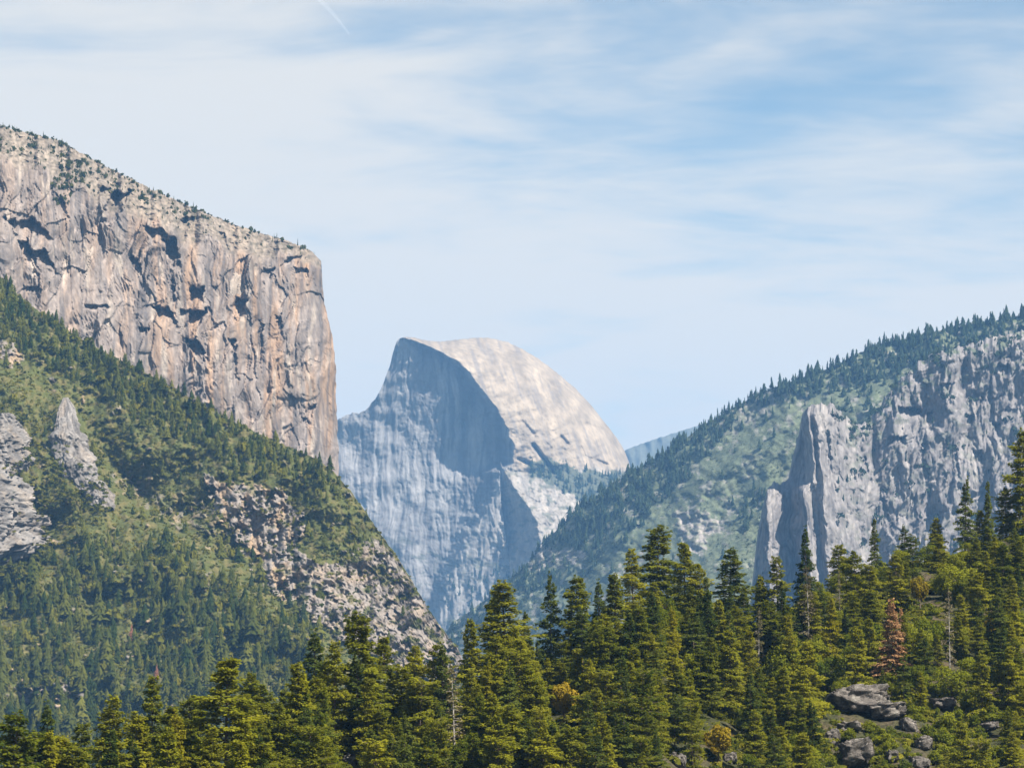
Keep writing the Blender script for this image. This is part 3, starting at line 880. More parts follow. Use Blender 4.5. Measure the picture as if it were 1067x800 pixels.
outcrop('rock_outcrop', [(500, 84), (515, 90), (530, 96)], [(500, 104), (512, 116), (530, 118)], 500, 530, (hill_depth(98, 502), hill_depth(105, 528)), 507,
        'small pale rock shelf at the foot of the jagged pinnacle', 'rock')


# shrubs crowding the feet of the outcrops
fu, fv = [], []
for pts, n_, sp_ in [([(58, 470), (57, 492), (66, 520), (85, 528), (108, 520), (106, 492), (98, 462)], 90, 4.5), ([(44, 520), (46, 560), (30, 592), (-10, 596), (-40, 596)], 130, 6), ([(-30, 490), (14, 492), (30, 470)], 60, 4), ([(30, 440), (10, 424), (-20, 424)], 30, 3), ([(84, 530), (118, 532)], 20, 3), ([(62, 440), (90, 500)], 12, 8), ([(10, 490), (30, 560)], 24, 10), ([(50, 500), (75, 514), (104, 508)], 50, 4)]:
    p_ = np.array(pts, float)
    q_ = rng.uniform(0, len(p_) - 1.001, n_)
    i_ = q_.astype(int)
    e_ = p_[i_] + (p_[i_ + 1] - p_[i_]) * (q_ - i_)[:, None] + rng.normal(0, sp_, (n_, 2))
    fu.append(e_[:, 0]); fv.append(e_[:, 1])
fu, fv = np.concatenate(fu), np.concatenate(fv)
fy = np.array([hill_depth(a_, b_) for a_, b_ in zip(fu, fv)]) - rng.uniform(10, 40, len(fu))
w = rng.uniform(2.2, 4.5, len(fu))
tag(link('outcrop_shrubbery', scatter_mesh('outcrop_shrubbery', SHRS, P(fu, fv, fy), w * 1.2, w, np.clip(rng.normal(.4, .25, len(w)), 0, 1), M_SHR)), 'green shrubs crowding the feet of the hillside rock outcrops', 'shrubs', kind='stuff')


# ---- the wood in front: tree builders ----------------------------------------
def tube(path, rad, k=7):
    path = np.asarray(path, float)
    a = np.linspace(0, 2 * np.pi, k, endpoint=False)
    vs = np.concatenate([p + r * np.stack([np.cos(a), np.sin(a), 0 * a], 1) for p, r in zip(path, rad)])
    i = np.arange(len(path) * k).reshape(len(path), k)
    j = np.roll(i, -1, 1)
    return vs, np.stack([i[:-1].ravel(), i[1:].ravel(), j[1:].ravel(), j[:-1].ravel()], 1)


def limb(p0, p1, r0, r1, sag=0., k=4, n=4):
    t = np.linspace(0, 1, n)[:, None]
    pts = p0 + (p1 - p0) * t
    pts[:, 2] += sag * (t[:, 0] * (1 - t[:, 0])) * 4
    a = np.linspace(0, 2 * np.pi, k, endpoint=False)
    d = p1 - p0
    d = d / (np.linalg.norm(d) + 1e-9)
    e1 = np.cross(d, [0, 0, 1.]) if abs(d[2]) < .95 else np.array([1., 0, 0])
    e1 /= np.linalg.norm(e1)
    e2 = np.cross(d, e1)
    vs = np.concatenate([p + (r0 + (r1 - r0) * q) * (np.cos(a)[:, None] * e1 + np.sin(a)[:, None] * e2) for p, q in zip(pts, t[:, 0])])
    i = np.arange(n * k).reshape(n, k)
    j = np.roll(i, -1, 1)
    return vs, np.stack([i[:-1].ravel(), i[1:].ravel(), j[1:].ravel(), j[:-1].ravel()], 1)


def joinq(parts):
    V_, F_, b = [], [], 0
    for v, f in parts:
        V_.append(v); F_.append(f + b); b += len(v)
    return np.concatenate(V_), np.concatenate(F_)


def conifer(seed, H=26., R=5.2, zb=.05, taper=.75, gap=.06, rise=0., den=1., top=.6, lump=.3, step=.72):
    """a bole carrying whorls of flat drooping boughs, each bough a fan of needle sprays"""
    r = np.random.default_rng(seed)
    bx, by = r.normal(0, .25, 2)
    cx = lambda z: (bx * (z / H) ** 2 * 1.5, by * (z / H) ** 2 * 1.5)
    A, D, T, Nr = [], [], [], []
    limbs = [tube([(*cx(z), z) for z in np.linspace(-1.2, H * .985, 9)], np.linspace(.36, .03, 9) * H / 26)]
    z = zb * H
    lob = r.uniform(0, 6.28, 6)
    while z < H * .975:
        f = (z / H - zb) / (1 - zb)
        L0 = R * (1 - f) ** taper + top * (1 - f * .6)
        if f < .16:
            L0 *= .65 + .35 * f / .16
        L0 *= 1 + lump * math.sin(z * 1.7 + lob[0]) * .5 + lump * .5 * math.sin(z * .7 + lob[1])
        for b_ in range(r.integers(4, 7)):
            if r.random() < gap:
                continue
            az = r.uniform(0, 6.28)
            L = L0 * r.uniform(.55, 1.15) * (1 + .2 * math.sin(az * 2 + lob[2] + z * .15))
            up = lerp(-.12, .62, f ** 1.2) + rise + r.normal(0, .10)
            ca, sa = math.cos(az), math.sin(az)
            x0, y0 = cx(z)
            n = int(max(9, (10 + 15 * L) * den))
            s_ = r.uniform(.10, 1, n) ** .8
            W = .30 * L * np.sin(np.pi * np.clip(s_, 0, 1) ** .75) + .12
            q = r.uniform(-1, 1, n)
            lat = q * W
            px = x0 + ca * L * s_ - sa * lat
            py = y0 + sa * L * s_ + ca * lat
            zj = z + r.normal(0, .5)
            pz = zj + L * (up * s_ - .34 * s_ ** 2 + .14 * s_ ** 3) - .28 * np.abs(lat) + r.normal(0, .19, n)
            if L > 1.3:
                limbs.append(limb(np.array([x0, y0, zj]), np.array([x0 + ca * L * .95, y0 + sa * L * .95, zj + L * (up - .2)]), .055, .015, .05 * L))
            a2 = az + q * 1.0 + r.normal(0, .35, n)
            ll = r.uniform(.55, 1.0, n) * (.65 + .35 * min(L / 3, 1)) * (1.05 - .3 * s_)
            dz = up * .5 - .35 * s_ + r.normal(.05, .2, n)
            A.append(np.stack([px, py, pz], 1))
            D.append(np.stack([np.cos(a2), np.sin(a2), dz], 1) * ll[:, None])
            Nr.append(np.stack([ca * .35 + r.normal(0, .6, n), sa * .35 + r.normal(0, .6, n), np.ones(n)], 1))
            T.append(np.clip(r.normal(.45, .24) + r.normal(0, .12, n), 0, 1))
        z += r.uniform(.75, 1.25) * step * (1.1 - .5 * f) * H / 26
    n = 22                                                              # leader
    a = r.uniform(0, 6.28, n)
    zz_ = H * r.uniform(.93, .99, n)
    A.append(np.stack([cx(H)[0] + 0 * a, cx(H)[1] + 0 * a, zz_], 1))
    D.append(np.stack([.34 * np.cos(a), .34 * np.sin(a), r.uniform(.15, .7, n)], 1))
    Nr.append(np.stack([np.cos(a), np.sin(a), .6 + 0 * a], 1))
    T.append(np.full(n, .5))
    A, D, T, Nr = np.concatenate(A), np.concatenate(D), np.concatenate(T), np.concatenate(Nr)
    n = len(A)
    side = np.cross(D, Nr)
    side /= np.linalg.norm(side, axis=1)[:, None] + 1e-9
    w = (r.uniform(.15, .25, n) * (.6 + .6 * np.linalg.norm(D, axis=1)))[:, None]
    M_ = A + D * .45
    V_ = np.stack([A, M_ + side * w, A + D, M_ - side * w], 1).reshape(-1, 3)
    V_[2::4, 2] -= .08
    return (V_, np.arange(4 * n).reshape(n, 4), np.repeat(T, 4)), joinq(limbs)


def broadleaf(seed, H=12., R=5., n_l=15, leaf=.34, per=210, base=.2, squash=.8):
    r = np.random.default_rng(seed)
    A, Nn, T = [], [], []
    limbs = []
    trunk = np.array([[0, 0, -1.], [r.normal(0, .2), r.normal(0, .2), H * base], [r.normal(0, .4), r.normal(0, .4), H * .62]])
    limbs.append(tube(trunk, [.03 * H, .022 * H, .009 * H]))
    for i in range(n_l):
        th = r.uniform(0, 6.28)
        q = r.uniform(0, 1) ** .6
        zc = H * r.uniform(base + .1, .84)
        rr = R * .70 * q * math.sqrt(max(.12, 1 - ((zc / H - .5) / .55) ** 2))
        c = np.array([rr * math.cos(th), rr * math.sin(th), zc])
        s_ = R * r.uniform(.26, .44)
        limbs.append(limb(trunk[1] + (trunk[2] - trunk[1]) * r.uniform(0, .9), c, .011 * H, .003 * H, .1))
        d = r.normal(0, 1, (per, 3))
        d /= np.linalg.norm(d, axis=1)[:, None]
        rad = s_ * (r.uniform(.35, 1.12, per) ** .5) * (1 + .25 * np.sin(d[:, 0] * 5 + i) * np.cos(d[:, 1] * 4))
        p = c + d * rad[:, None] * np.array([1, 1, squash])
        A.append(p)
        Nn.append(d + r.normal(0, .6, (per, 3)) + np.array([0, 0, .35]))
        T.append(np.clip(r.normal(.45, .16) + r.normal(0, .14, per), 0, 1))
    A, Nn, T = np.concatenate(A), np.concatenate(Nn), np.concatenate(T)
    n = len(A)
    Nn /= np.linalg.norm(Nn, axis=1)[:, None]
    e1 = np.cross(Nn, r.normal(0, 1, (n, 3)))
    e1 /= np.linalg.norm(e1, axis=1)[:, None]
    e2 = np.cross(Nn, e1)
    s_ = (leaf * r.uniform(.6, 1.25, n))[:, None]
    V_ = np.stack([A - e1 * s_, A + e2 * s_ * .6, A + e1 * s_, A - e2 * s_ * .6], 1).reshape(-1, 3)
    return (V_, np.arange(4 * n).reshape(n, 4), np.repeat(T, 4)), joinq(limbs)


def kindmesh(name, crown, wood, cm, wm):
    return (mesh_np(name + '_crown', crown[0], crown[1], cm, {"tone": crown[2]}), mesh_np(name + '_trunk', wood[0], wood[1], wm))


FIRS = []
for i, kw in enumerate([dict(R=5.6, taper=.72), dict(R=5.0, taper=.8), dict(R=6.2, taper=.66, lump=.4), dict(R=4.4, gap=.12, taper=.8), dict(R=5.8, taper=.58, top=.7, lump=.45), dict(R=5.2, taper=.7, gap=.1), dict(R=3.9, taper=.85, gap=.1), dict(R=6.4, taper=.72, lump=.5), dict(R=4.6, taper=.5, zb=.3, gap=.3, lump=.6, top=.8, rise=.08), dict(R=5.2, taper=.42, zb=.22, gap=.22, lump=.7, top=1., rise=.12)]):
    c, w_ = conifer(600 + i, **kw)
    FIRS.append(dict(H=26., R=kw.get('R', 5.2), m=kindmesh('fir', c, w_, M_FIRD if i in (3, 6, 8) else M_FIR, M_BARK)))
yc_, yw_ = conifer(650, R=4.8, taper=.7)
FIR_Y = [dict(H=26., R=4.8, m=kindmesh('yellow_fir', yc_, yw_, M_FIRY, M_BARK))]
yc_, yw_ = conifer(651, R=5.4, taper=.65, top=.6)
FIR_Y.append(dict(H=26., R=5.4, m=kindmesh('yellow_fir', yc_, yw_, M_FIRY, M_BARK)))
rc_, rw_ = conifer(660, R=4.2, taper=.8, gap=.06)
RUST = dict(H=26., R=4.2, m=kindmesh('rust_fir', rc_, rw_, M_RUST, M_BARK))
dc_, dw_ = conifer(661, R=2.6, taper=.7, gap=.4, den=.5)
DRY = dict(H=26., R=2.4, m=kindmesh('dry_fir', dc_, dw_, M_DRY, M_GREY))
sc_, sw_ = conifer(662, R=2.4, taper=.6, gap=.5, den=.25, zb=.2)
SNAG = dict(H=26., R=2.2, m=kindmesh('snag', sc_, sw_, M_DRY, M_GREY))
OAKS = []
for i, kw in enumerate([dict(), dict(H=10., R=5.5), dict(H=13., R=4.6, n_l=17), dict(H=11., R=5., n_l=13)]):
    c, w_ = broadleaf(700 + i, **kw)
    OAKS.append(dict(H=kw.get('H', 12.), R=kw.get('R', 5.), m=kindmesh('oak', c, w_, M_OAK, M_BARK)))
OAKY = dict(H=10., R=4., m=kindmesh('golden_oak', *broadleaf(710, H=10., R=4.), M_GOLD, M_BARK))
BUSH = []
for i in range(4):
    c, w_ = broadleaf(720 + i, H=4.2, R=2.9, n_l=9, leaf=.27, per=110, base=.05, squash=.7)
    BUSH.append(dict(H=4.2, R=2.9, m=kindmesh('bush', c, w_, M_OAK, M_BARK)))

# ---- where each one stands -------------------------------------------------
plants = []          # dict(kind, proto, u, Y, x,y,z, h, wscale, note)


def add(kind, proto, u, Y, h, w=1., note=''):
    z = float(fore_z(np.float64(np.clip(u, -90, 1150)), np.float64(Y)))
    x = (u - CX) / F * Y * 1.004
    plants.append(dict(kind=kind, proto=proto, p=(x, Y, z - .2), h=h, w=w, note=note, lim=random.uniform(5, 30)))


def add_top(kind, proto, u, vtop, h0, w=1., note='', lo=.72, hi=1.04):
    """stand a tree of about h0 metres where its tip reaches the surveyed elevation"""
    yc = float(YcF(u))
    Ys = np.linspace(lo * yc, hi * yc, 60)
    zt = CZ + (HOR - vtop) / F * Ys
    h = zt - fore_z(np.full(60, float(u)), Ys)
    k = int(np.argmin(np.abs(h - h0) + .004 * np.abs(Ys - yc)))
    add(kind, proto, u, float(Ys[k]), float(np.clip(h[k], 6, 42)), w, note)


R_ = random.random
SKY = [(22, 738, 27, 1.1), (57, 733, 27, .9), (120, 724, 26, .95), (163, 704, 28, .85), (203, 726, 24, 1), (240, 686, 30, 1.15), (264, 700, 28, 1), (300, 715, 24, .9), (330, 659, 30, 1.15), (318, 690, 26, 1.1), (352, 668, 26, .8),
       (377, 640, 31, 1.0), (402, 664, 26, .85), (430, 672, 26, 1), (455, 668, 25, .8), (462, 672, 25, .9), (490, 645, 24, .9), (512, 622, 25, 1), (527, 606, 28, 1.15), (548, 636, 22, .75), (573, 599, 24, .72), (603, 599, 27, 1.1),
       (625, 606, 24, .9), (642, 598, 27, 1.1), (660, 572, 24, .9), (685, 549, 29, 1.2), (712, 566, 26, .95), (728, 588, 22, .8), (757, 570, 26, 1.15), (735, 600, 22, .7), (790, 600, 20, 1), (808, 580, 25, .95), (838, 551, 28, .75), (870, 568, 22, 1),
       (890, 574, 22, .95), (910, 540, 19, .75), (940, 548, 16, 1.1), (975, 540, 17, 1.1), (1003, 499, 23, .72), (1029, 501, 20, .62), (1018, 532, 16, .9), (1046, 508, 18, 1), (1064, 446, 31, .85), (1090, 470, 27, 1), (-12, 742, 25, 1), (88, 752, 24, 1),
       (142, 742, 24, .9), (182, 735, 23, .9), (280, 712, 22, .9)]
for i, (u, v, h0, w) in enumerate(SKY):
    add_top('fir_tree', FIRS[[0, 3, 1, 5, 2, 4, 7][i % 7] if w > .78 else [3, 6][i % 2]], u, v, h0, w * 1.22, 'sky')
add_top('dead_fir_tree', RUST, 926, 625, 22, 1.25, 'tall rust brown dead fir standing amid the green wood above the boulders', .80, .95)
add_top('dead_fir_tree', RUST, 938, 634, 17, .9, 'thin rust brown dead fir tucked behind the taller rust brown one', .86, .97)
add_top('dead_fir_tree', DRY, 840, 590, 23, 1.1, 'brownish thinning fir directly beneath the shaded granite spire', .93, .99)
add_top('bare_snag', SNAG, 476, 690, 26, .95, 'pale bare grey snag low in the wood under the bright buttress', .76, .84)
add_top('bare_snag', SNAG, 985, 612, 25, .7, 'tall thin bare reddish trunk in the wood under the granite wall', .83, .90)
add_top('bare_snag', SNAG, 788, 632, 22, .9, 'dry straw coloured half bare snag below the dark flank of the spires', .84, .92)
add_top('bare_snag', SNAG, 872, 592, 20, .5, 'thin bare snag poking up near the skyline in front of the pale spire', .92, 1)
add_top('yellow_fir_tree', FIR_Y[0], 700, 634, 20, .8, 'bright yellow green young fir below the tallest skyline clump', .84, .92)
add_top('yellow_fir_tree', FIR_Y[1], 778, 656, 19, .9, 'sunny yellow green fir beside the straw coloured snag', .80, .90)
add_top('yellow_fir_tree', FIR_Y[0], 506, 690, 21, .9, 'yellow green fir standing beside the pale grey snag', .8, .9)
add_top('yellow_fir_tree', FIR_Y[1], 820, 640, 20, .9, 'yellow green fir at the foot of the brownish thinning fir', .82, .92)
add_top('yellow_fir_tree', FIR_Y[0], 862, 624, 20, .9, 'yellow green fir between the spires and the rust brown dead fir', .82, .92)
add_top('yellow_fir_tree', FIR_Y[1], 385, 704, 20, .9, 'yellowish fir in the wood below the pale boulder slope', .78, .9)
add_top('yellow_fir_tree', FIR_Y[0], 190, 742, 20, .9, 'yellowish fir near the frame bottom under the dark hillside wood', .76, .9)
add_top('golden_oak_tree', OAKY, 588, 704, 11, .85, 'round golden yellow oak in the middle of the dark firs', .78, .9)
add_top('golden_oak_tree', OAKY, 956, 596, 12, .8, 'golden oak near the skyline below the granite wall', .86, .96)
add_top('golden_oak_tree', OAKY, 745, 748, 11, 1., 'large golden green oak low in the wood beside the frame bottom', .74, .82)
add_top('golden_oak_tree', OAKY, 1028, 640, 9, .8, 'small golden oak under the tall skyline fir', .80, .92)

ROCKBOX = (858, 702, 965, 800)
# jittered stand filling the hill
for yi, Yn in enumerate(np.linspace(.705, 1.0, 24)):
    for uj in range(76):
        u = -60 + (uj + (yi % 2) * .5 + random.uniform(-.45, .45)) * 15.2
        yc = float(YcF(u))
        Y_ = (Yn + random.uniform(-.007, .007)) * yc
        oakish = .12 + .26 * (u > 690) * (float(noise(np.float64(u / 60), np.float64(Yn * 20), 801)) > -.15)
        rim_ = Yn > .955
        if R_() < oakish:
            pr = random.choice(OAKS)
            add('oak_tree', pr, u, Y_, random.uniform(6, 12) * (.75 if rim_ else 1), random.uniform(.8, 1.15))
        else:
            h0 = random.choice([random.uniform(9, 17), random.uniform(15, 23)]) * (.72 if rim_ else 1) * (1 if u < 850 else .85)
            add('fir_tree', random.choice(FIRS), u, Y_, h0, random.uniform(1., 1.4) if h0 > 13 else random.uniform(1.2, 1.6))
for yi in range(900):
    u = random.uniform(-40, 1110)
    yc = float(YcF(u))
    add('bush', random.choice(BUSH), u, random.uniform(.70, 1.) * yc, random.uniform(2.2, 5.5), random.uniform(.8, 1.3))

for u_, v_, h_ in [(872, 752, 3), (880, 765, 3.4), (903, 758, 3.6), (912, 768, 4), (921, 762, 3), (915, 782, 4), (926, 776, 3.6), (938, 770, 3), (944, 786, 3.6), (935, 798, 3.6), (915, 797, 3), (870, 786, 3.8), (860, 796, 4),
                   (952, 768, 3), (968, 788, 3.4), (975, 765, 3.6), (968, 745, 3.4), (940, 738, 3), (906, 716, 3.2), (866, 742, 3.6), (996, 742, 3.2), (1008, 752, 3.6), (1018, 765, 3.6), (1042, 768, 3), (978, 780, 4), (990, 795, 4), (900, 790, 2.6), (955, 752, 2.6)]:
    yc = float(YcF(u_))
    Ys_ = np.linspace(yc, .5 * yc, 400)
    rw_ = HOR - (fore_z(np.full(400, float(u_)), Ys_) - CZ) / Ys_ * F
    add('bush', random.choice(BUSH), u_, float(np.interp(v_ + 4, rw_, Ys_)), h_, random.uniform(.8, 1.1))
    plants[-1]['gap'] = True

# boulders (u, v, half width px, half height px, seed, tone, label)
BOULD = [(896, 731, 32, 15, 1, 1.0, 'big flat topped granite slab jutting over a dark hollow below the rust brown fir'), (925, 741, 20, 10, 2, 1.15, 'sunlit tan granite block leaning against the big flat topped slab'),
         (891, 785, 21, 16, 3, .95, 'rounded grey boulder at the frame bottom beneath the big slab'), (947, 757, 10, 9, 4, 1.1, 'pale wedge shaped boulder beside the tan granite block'),
         (962, 775, 9, 8, 5, .9, 'grey boulder under the pale wedge shaped one'), (885, 757, 13, 6, 6, 1.15, 'low pale stone ledge between the slab and the rounded boulder'), (868, 768, 8, 9, 7, .9, 'small grey stone against the rounded boulder'),
         (930, 788, 7, 7, 8, .95, 'small grey boulder beside the rounded boulder at the frame bottom'), (958, 795, 11, 8, 9, 1., 'half hidden pale boulder low at the frame bottom under the grey boulder'),
         (984, 733, 15, 6, 10, 1.1, 'pale rocks showing through bushes upslope of the boulder pile'), (1030, 757, 9, 5, 11, .9, 'lone grey stone among the bushes below the tallest skyline fir'),
         (706, 792, 9, 8, 12, .9, 'grey rock peeping from the wood at the frame bottom below the tallest clump'), (760, 790, 7, 7, 13, .85, 'small dark rock at the frame bottom beside the golden oak'), (367, 792, 9, 7, 14, 1., 'pinkish rock at the frame bottom under the tall paired firs')]


def fore_at(u, v):
    """distance at which the hill is seen along a bearing and elevation"""
    yc = float(YcF(u))
    Ys = np.linspace(yc, .5 * yc, 400)
    z = fore_z(np.full(400, float(u)), Ys)
    row = HOR - (z - CZ) / Ys * F
    return float(np.interp(v, row, Ys))


boulders = []
for (u, v, hw, hh, sd, tn, lab) in BOULD:
    Y_ = fore_at(u, v + hh * .6)
    boulders.append((u, v, hw, hh, sd, tn, lab, Y_))

# keep only what can be seen (front to back), and nothing in front of the boulder pile
SC = .5
buf = np.zeros((400, 534), bool)
yyb, xxb = np.mgrid[0:400, 0:534]
forced = lambda q: bool(q['note'])
plants.sort(key=lambda q: q['p'][1] - (0 if not forced(q) else 0))
rockY = {b: b[7] for b in boulders}
kept, counts = [], {}
for q in plants:
    x, y, z = q['p']
    (ub_, vb_) = proj(np.array([x, y, z]))
    (ut, vt) = proj(np.array([x, y, z + q['h']]))
    scl = F / y
    sx = q['w'] * q['h'] / q['proto']['H'] * q['proto']['R'] * scl * .85
    if not forced(q) and not q.get('gap'):
        hit = False
        for (ru, rv, rw, rh, *_r, rY) in boulders:
            if y < rY + 3 and abs(ut - ru) < rw + sx * .75 and vt < rv + rh * (.9 if q['kind'] == 'bush' else 1.3) and vb_ > rv - rh:
                hit = True
        for (fu, fv0, fv1, fw) in [(926, 630, 695, 9), (588, 706, 740, 15), (476, 700, 765, 7), (956, 600, 630, 13), (745, 752, 795, 11), (985, 625, 680, 4), (700, 640, 672, 8), (788, 640, 690, 7), (840, 600, 650, 8), (573, 610, 660, 8)]:
            if abs(ut - fu) < fw + sx * .55 and vt < fv1 and vb_ > fv0 and y < float(YcF(fu)) * .93 and q['kind'] != 'bush':
                hit = True
        if hit:
            continue
        # the surveyed skyline stays the skyline
        lim = float(topF(ut)) + q['lim']
        if vt < lim:
            h2 = (CZ + (HOR - lim) / F * y) - z
            if h2 < (4.5 if q['kind'] != 'bush' else 1.5):
                continue
            q['w'] = min(q['w'] * min(1.5, (q['h'] / h2) ** .6), (.31 if q['kind'] == 'fir_tree' else .7) * q['proto']['H'] / q['proto']['R'])
            q['h'] = h2
            (ut, vt) = proj(np.array([x, y, z + q['h']]))
            sx = q['w'] * q['h'] / q['proto']['H'] * q['proto']['R'] * scl * .85
        if False and vt < float(topF(ut)) + (14 if q['kind'] == 'fir_tree' else 18) * (1 if y > .9 * float(YcF(ut)) else .6):
            continue
    i0, i1 = int(max(0, vt * SC)), int(min(400, vb_ * SC))
    j0, j1 = int(max(0, (ut - sx) * SC)), int(min(534, (ut + sx) * SC + 1))
    if i1 <= i0 or j1 <= j0:
        continue
    yy_, xx_ = yyb[i0:i1, j0:j1], xxb[i0:i1, j0:j1]
    f = (yy_ / SC - vt) / max(vb_ - vt, 1)
    if q['kind'] in ('oak_tree', 'golden_oak_tree', 'bush'):
        m = ((f - .5) / .5) ** 2 + ((xx_ / SC - ut) / sx) ** 2 < 1
    else:
        m = np.abs(xx_ / SC - ut) < sx * np.clip(f * 1.5, 0, 1) * .8
    vis = (m & ~buf[i0:i1, j0:j1]).sum()
    need = 38 if q['kind'] != 'bush' else 14
    if not forced(q) and not q.get('gap') and (vis < need or vis < .07 * m.sum()):
        continue
    if q['kind'] == 'bush' and not q.get('gap') and counts.get('bush', 0) >= 200:
        continue
    counts[q['kind']] = counts.get(q['kind'], 0) + 1
    q['u'], q['v'], q['vis'] = float(ut), float(vt), int(vis)
    buf[i0:i1, j0:j1] |= m
    kept.append(q)
firs = sorted([q for q in kept if q['kind'] == 'fir_tree' and not forced(q)], key=lambda q: -q['vis'])
drop = set(id(q) for q in firs[235:])
kept = [q for q in kept if id(q) not in drop]
print('plants kept', counts, 'dropped', len(drop))

# ---- labels: a landmark seen straight above, the tier in the wood, the order from the great cliff's side
LM = [(60, 'below the broad pale buttress'), (140, 'below the jagged pinnacle'), (215, 'below the dark hillside wood'), (290, 'below the tan rock scar'), (350, "below the great cliff's edge"),
      (410, 'below the pale boulder slope'), (470, "below the boulder slope's tip"), (530, "below the dome's shaded face"), (590, "below the dome's crown"), (655, "below the dome's sunlit flank"),
      (720, 'below the far blue mountain'), (790, 'below the smooth ridge flank'), (850, 'below the shaded spires'), (905, 'below the wall gully'), (965, 'below the granite wall'), (1020, "below the wall's far half"), (1200, 'below the tallest skyline fir')]
ORD = ['first', 'second', 'third', 'fourth', 'fifth', 'sixth', 'seventh', 'eighth', 'ninth', 'tenth', 'eleventh', 'twelfth', 'thirteenth', 'fourteenth', 'fifteenth', 'sixteenth', 'seventeenth', 'eighteenth', 'nineteenth', 'twentieth']


def lm(u):
    for e, s_ in LM:
        if u < e:
            return s_
    return LM[-1][1]


def tier(q):
    if q['note'] == 'sky':
        return 'skyline'
    k = (q['v'] - float(topF(q['u']))) / max(800 - float(topF(q['u'])), 60)
    return 'upper' if k < .33 else ('middle' if k < .66 else 'lowest')


WORD = {'fir_tree': 'fir', 'oak_tree': 'oak', 'bush': 'bush'}
celld = {}
for q in kept:
    if q['kind'] in WORD:
        size = ''
        if q['kind'] == 'fir_tree':
            size = 'tall' if q['h'] > 21 else ('young' if q['h'] < 14 else 'medium')
        celld.setdefault((q['kind'], size, tier(q), lm(q['u'])), []).append(q)
for (kind, size, ti, l), qs in celld.items():
    qs.sort(key=lambda q: q['u'])
    for i, q in enumerate(qs):
        wd_ = (size + ' ' if size else '') + ('round ' if kind == 'oak_tree' else ('low ' if kind == 'bush' else '')) + WORD[kind]
        where = 'on the skyline' if ti == 'skyline' else f'in the {ti} wood'
        od = '' if len(qs) == 1 else f', {ORD[min(i, 19)]} from cliff side'
        q['label'] = f'{wd_} {where} {l}{od}'
GROUP = {'fir_tree': 'firs of the wood in front', 'oak_tree': 'oaks among the firs', 'bush': 'bushes under the trees', 'dead_fir_tree': 'dead rust brown firs', 'bare_snag': 'bare snags in the wood',
         'yellow_fir_tree': 'yellow green firs', 'golden_oak_tree': 'golden oaks'}
CAT = {'fir_tree': 'fir tree', 'oak_tree': 'oak tree', 'bush': 'bush', 'dead_fir_tree': 'dead tree', 'bare_snag': 'dead tree', 'yellow_fir_tree': 'fir tree', 'golden_oak_tree': 'oak tree'}
for q in kept:
    root = bpy.data.objects.new(q['kind'], None)
    COL.objects.link(root)
    root.location = q['p']
    root.rotation_euler = (random.gauss(0, .02), random.gauss(0, .02), random.uniform(0, 6.28))
    s_ = q['h'] / q['proto']['H']
    root.scale = (s_ * q['w'], s_ * q['w'], s_)
    root.empty_display_size = .1
    tag(root, q.get('label') or q['note'], CAT[q['kind']], GROUP[q['kind']])
    cm, tm = q['proto']['m']
    bush_ = q['kind'] == 'bush'
    link('foliage' if bush_ else 'crown', cm, root)
    link('stem' if bush_ else 'trunk', tm, root)

# ---- the wood goes on beyond both sides of the view -----------------------------
n = 900
u = np.concatenate([rng.uniform(-330, -75, n // 3), rng.uniform(1120, 1480, n - n // 3)])
ucl = np.clip(u, -90, 1150)
Y_ = YcF(ucl) * rng.uniform(.7, 1., n)
h = rng.uniform(9, 22, n)
pos = np.stack([(u - CX) / F * Y_ * 1.004, Y_, fore_z(ucl, Y_) - .5], 1)
BIG = [mid_conifer(360 + i, 16, 11, R=.2) for i in range(5)]
tag(link('flanking_forest', scatter_mesh('flanking_forest', BIG, pos, h, h * rng.uniform(.9, 1.3, n), rng.uniform(.2, 1, n), M_SHR)), 'continuation of the mixed conifer wood along the nearby hill', 'forest', kind='stuff')

# ---- undergrowth ------------------------------------------------------------
n = 9000
u = rng.uniform(-60, 1130, n)
yc = YcF(u)
Y_ = yc * rng.uniform(.69, 1.0, n)
ok = np.ones(n, bool)
for (ru, rv, rw, rh, *_r, rY) in boulders:
    ok &= ~((np.abs(u - ru) < rw * .8) & (Y_ < rY + 3) & (Y_ > rY - 14))
u2_, v2_ = np.concatenate([rng.uniform(846, 1010, 2600), rng.uniform(690, 780, 900)]), np.concatenate([rng.uniform(704, 802, 2600), rng.uniform(730, 802, 900)])
Y2_ = np.array([fore_at(a_, b_) for a_, b_ in zip(u2_, v2_)])
ok2 = np.ones(3500, bool)
for (ru, rv, rw, rh, *_r, rY) in boulders:
    ok2 &= ~((np.abs(u2_ - ru) < rw * .85) & (Y2_ < rY + 3) & (Y2_ > rY - 9))
u, Y_ = np.concatenate([u[ok], u2_[ok2]]), np.concatenate([Y_[ok], Y2_[ok2]])
n2_ = ok2.sum()
n = len(u)
pos = np.stack([(u - CX) / F * Y_ * 1.004, Y_, fore_z(u, Y_) - .3], 1)
w = rng.uniform(1.1, 3.2, n)
w[n - n2_:] = .4 + 1.2 * rng.random(n2_) ** 1.5
BSH = [mid_shrub(260 + i, 90) for i in range(5)]
BSH = [(v_ + np.random.default_rng(3).normal(0, .04, v_.shape), f_) for v_, f_ in BSH]
tag(link('undergrowth', scatter_mesh('undergrowth', BSH, pos, w * .9, w, np.clip(.4 + rng.normal(0, .25, n), 0, 1), M_SHR)), 'low brush filling the ground between the trees of the wood', 'undergrowth', kind='stuff')

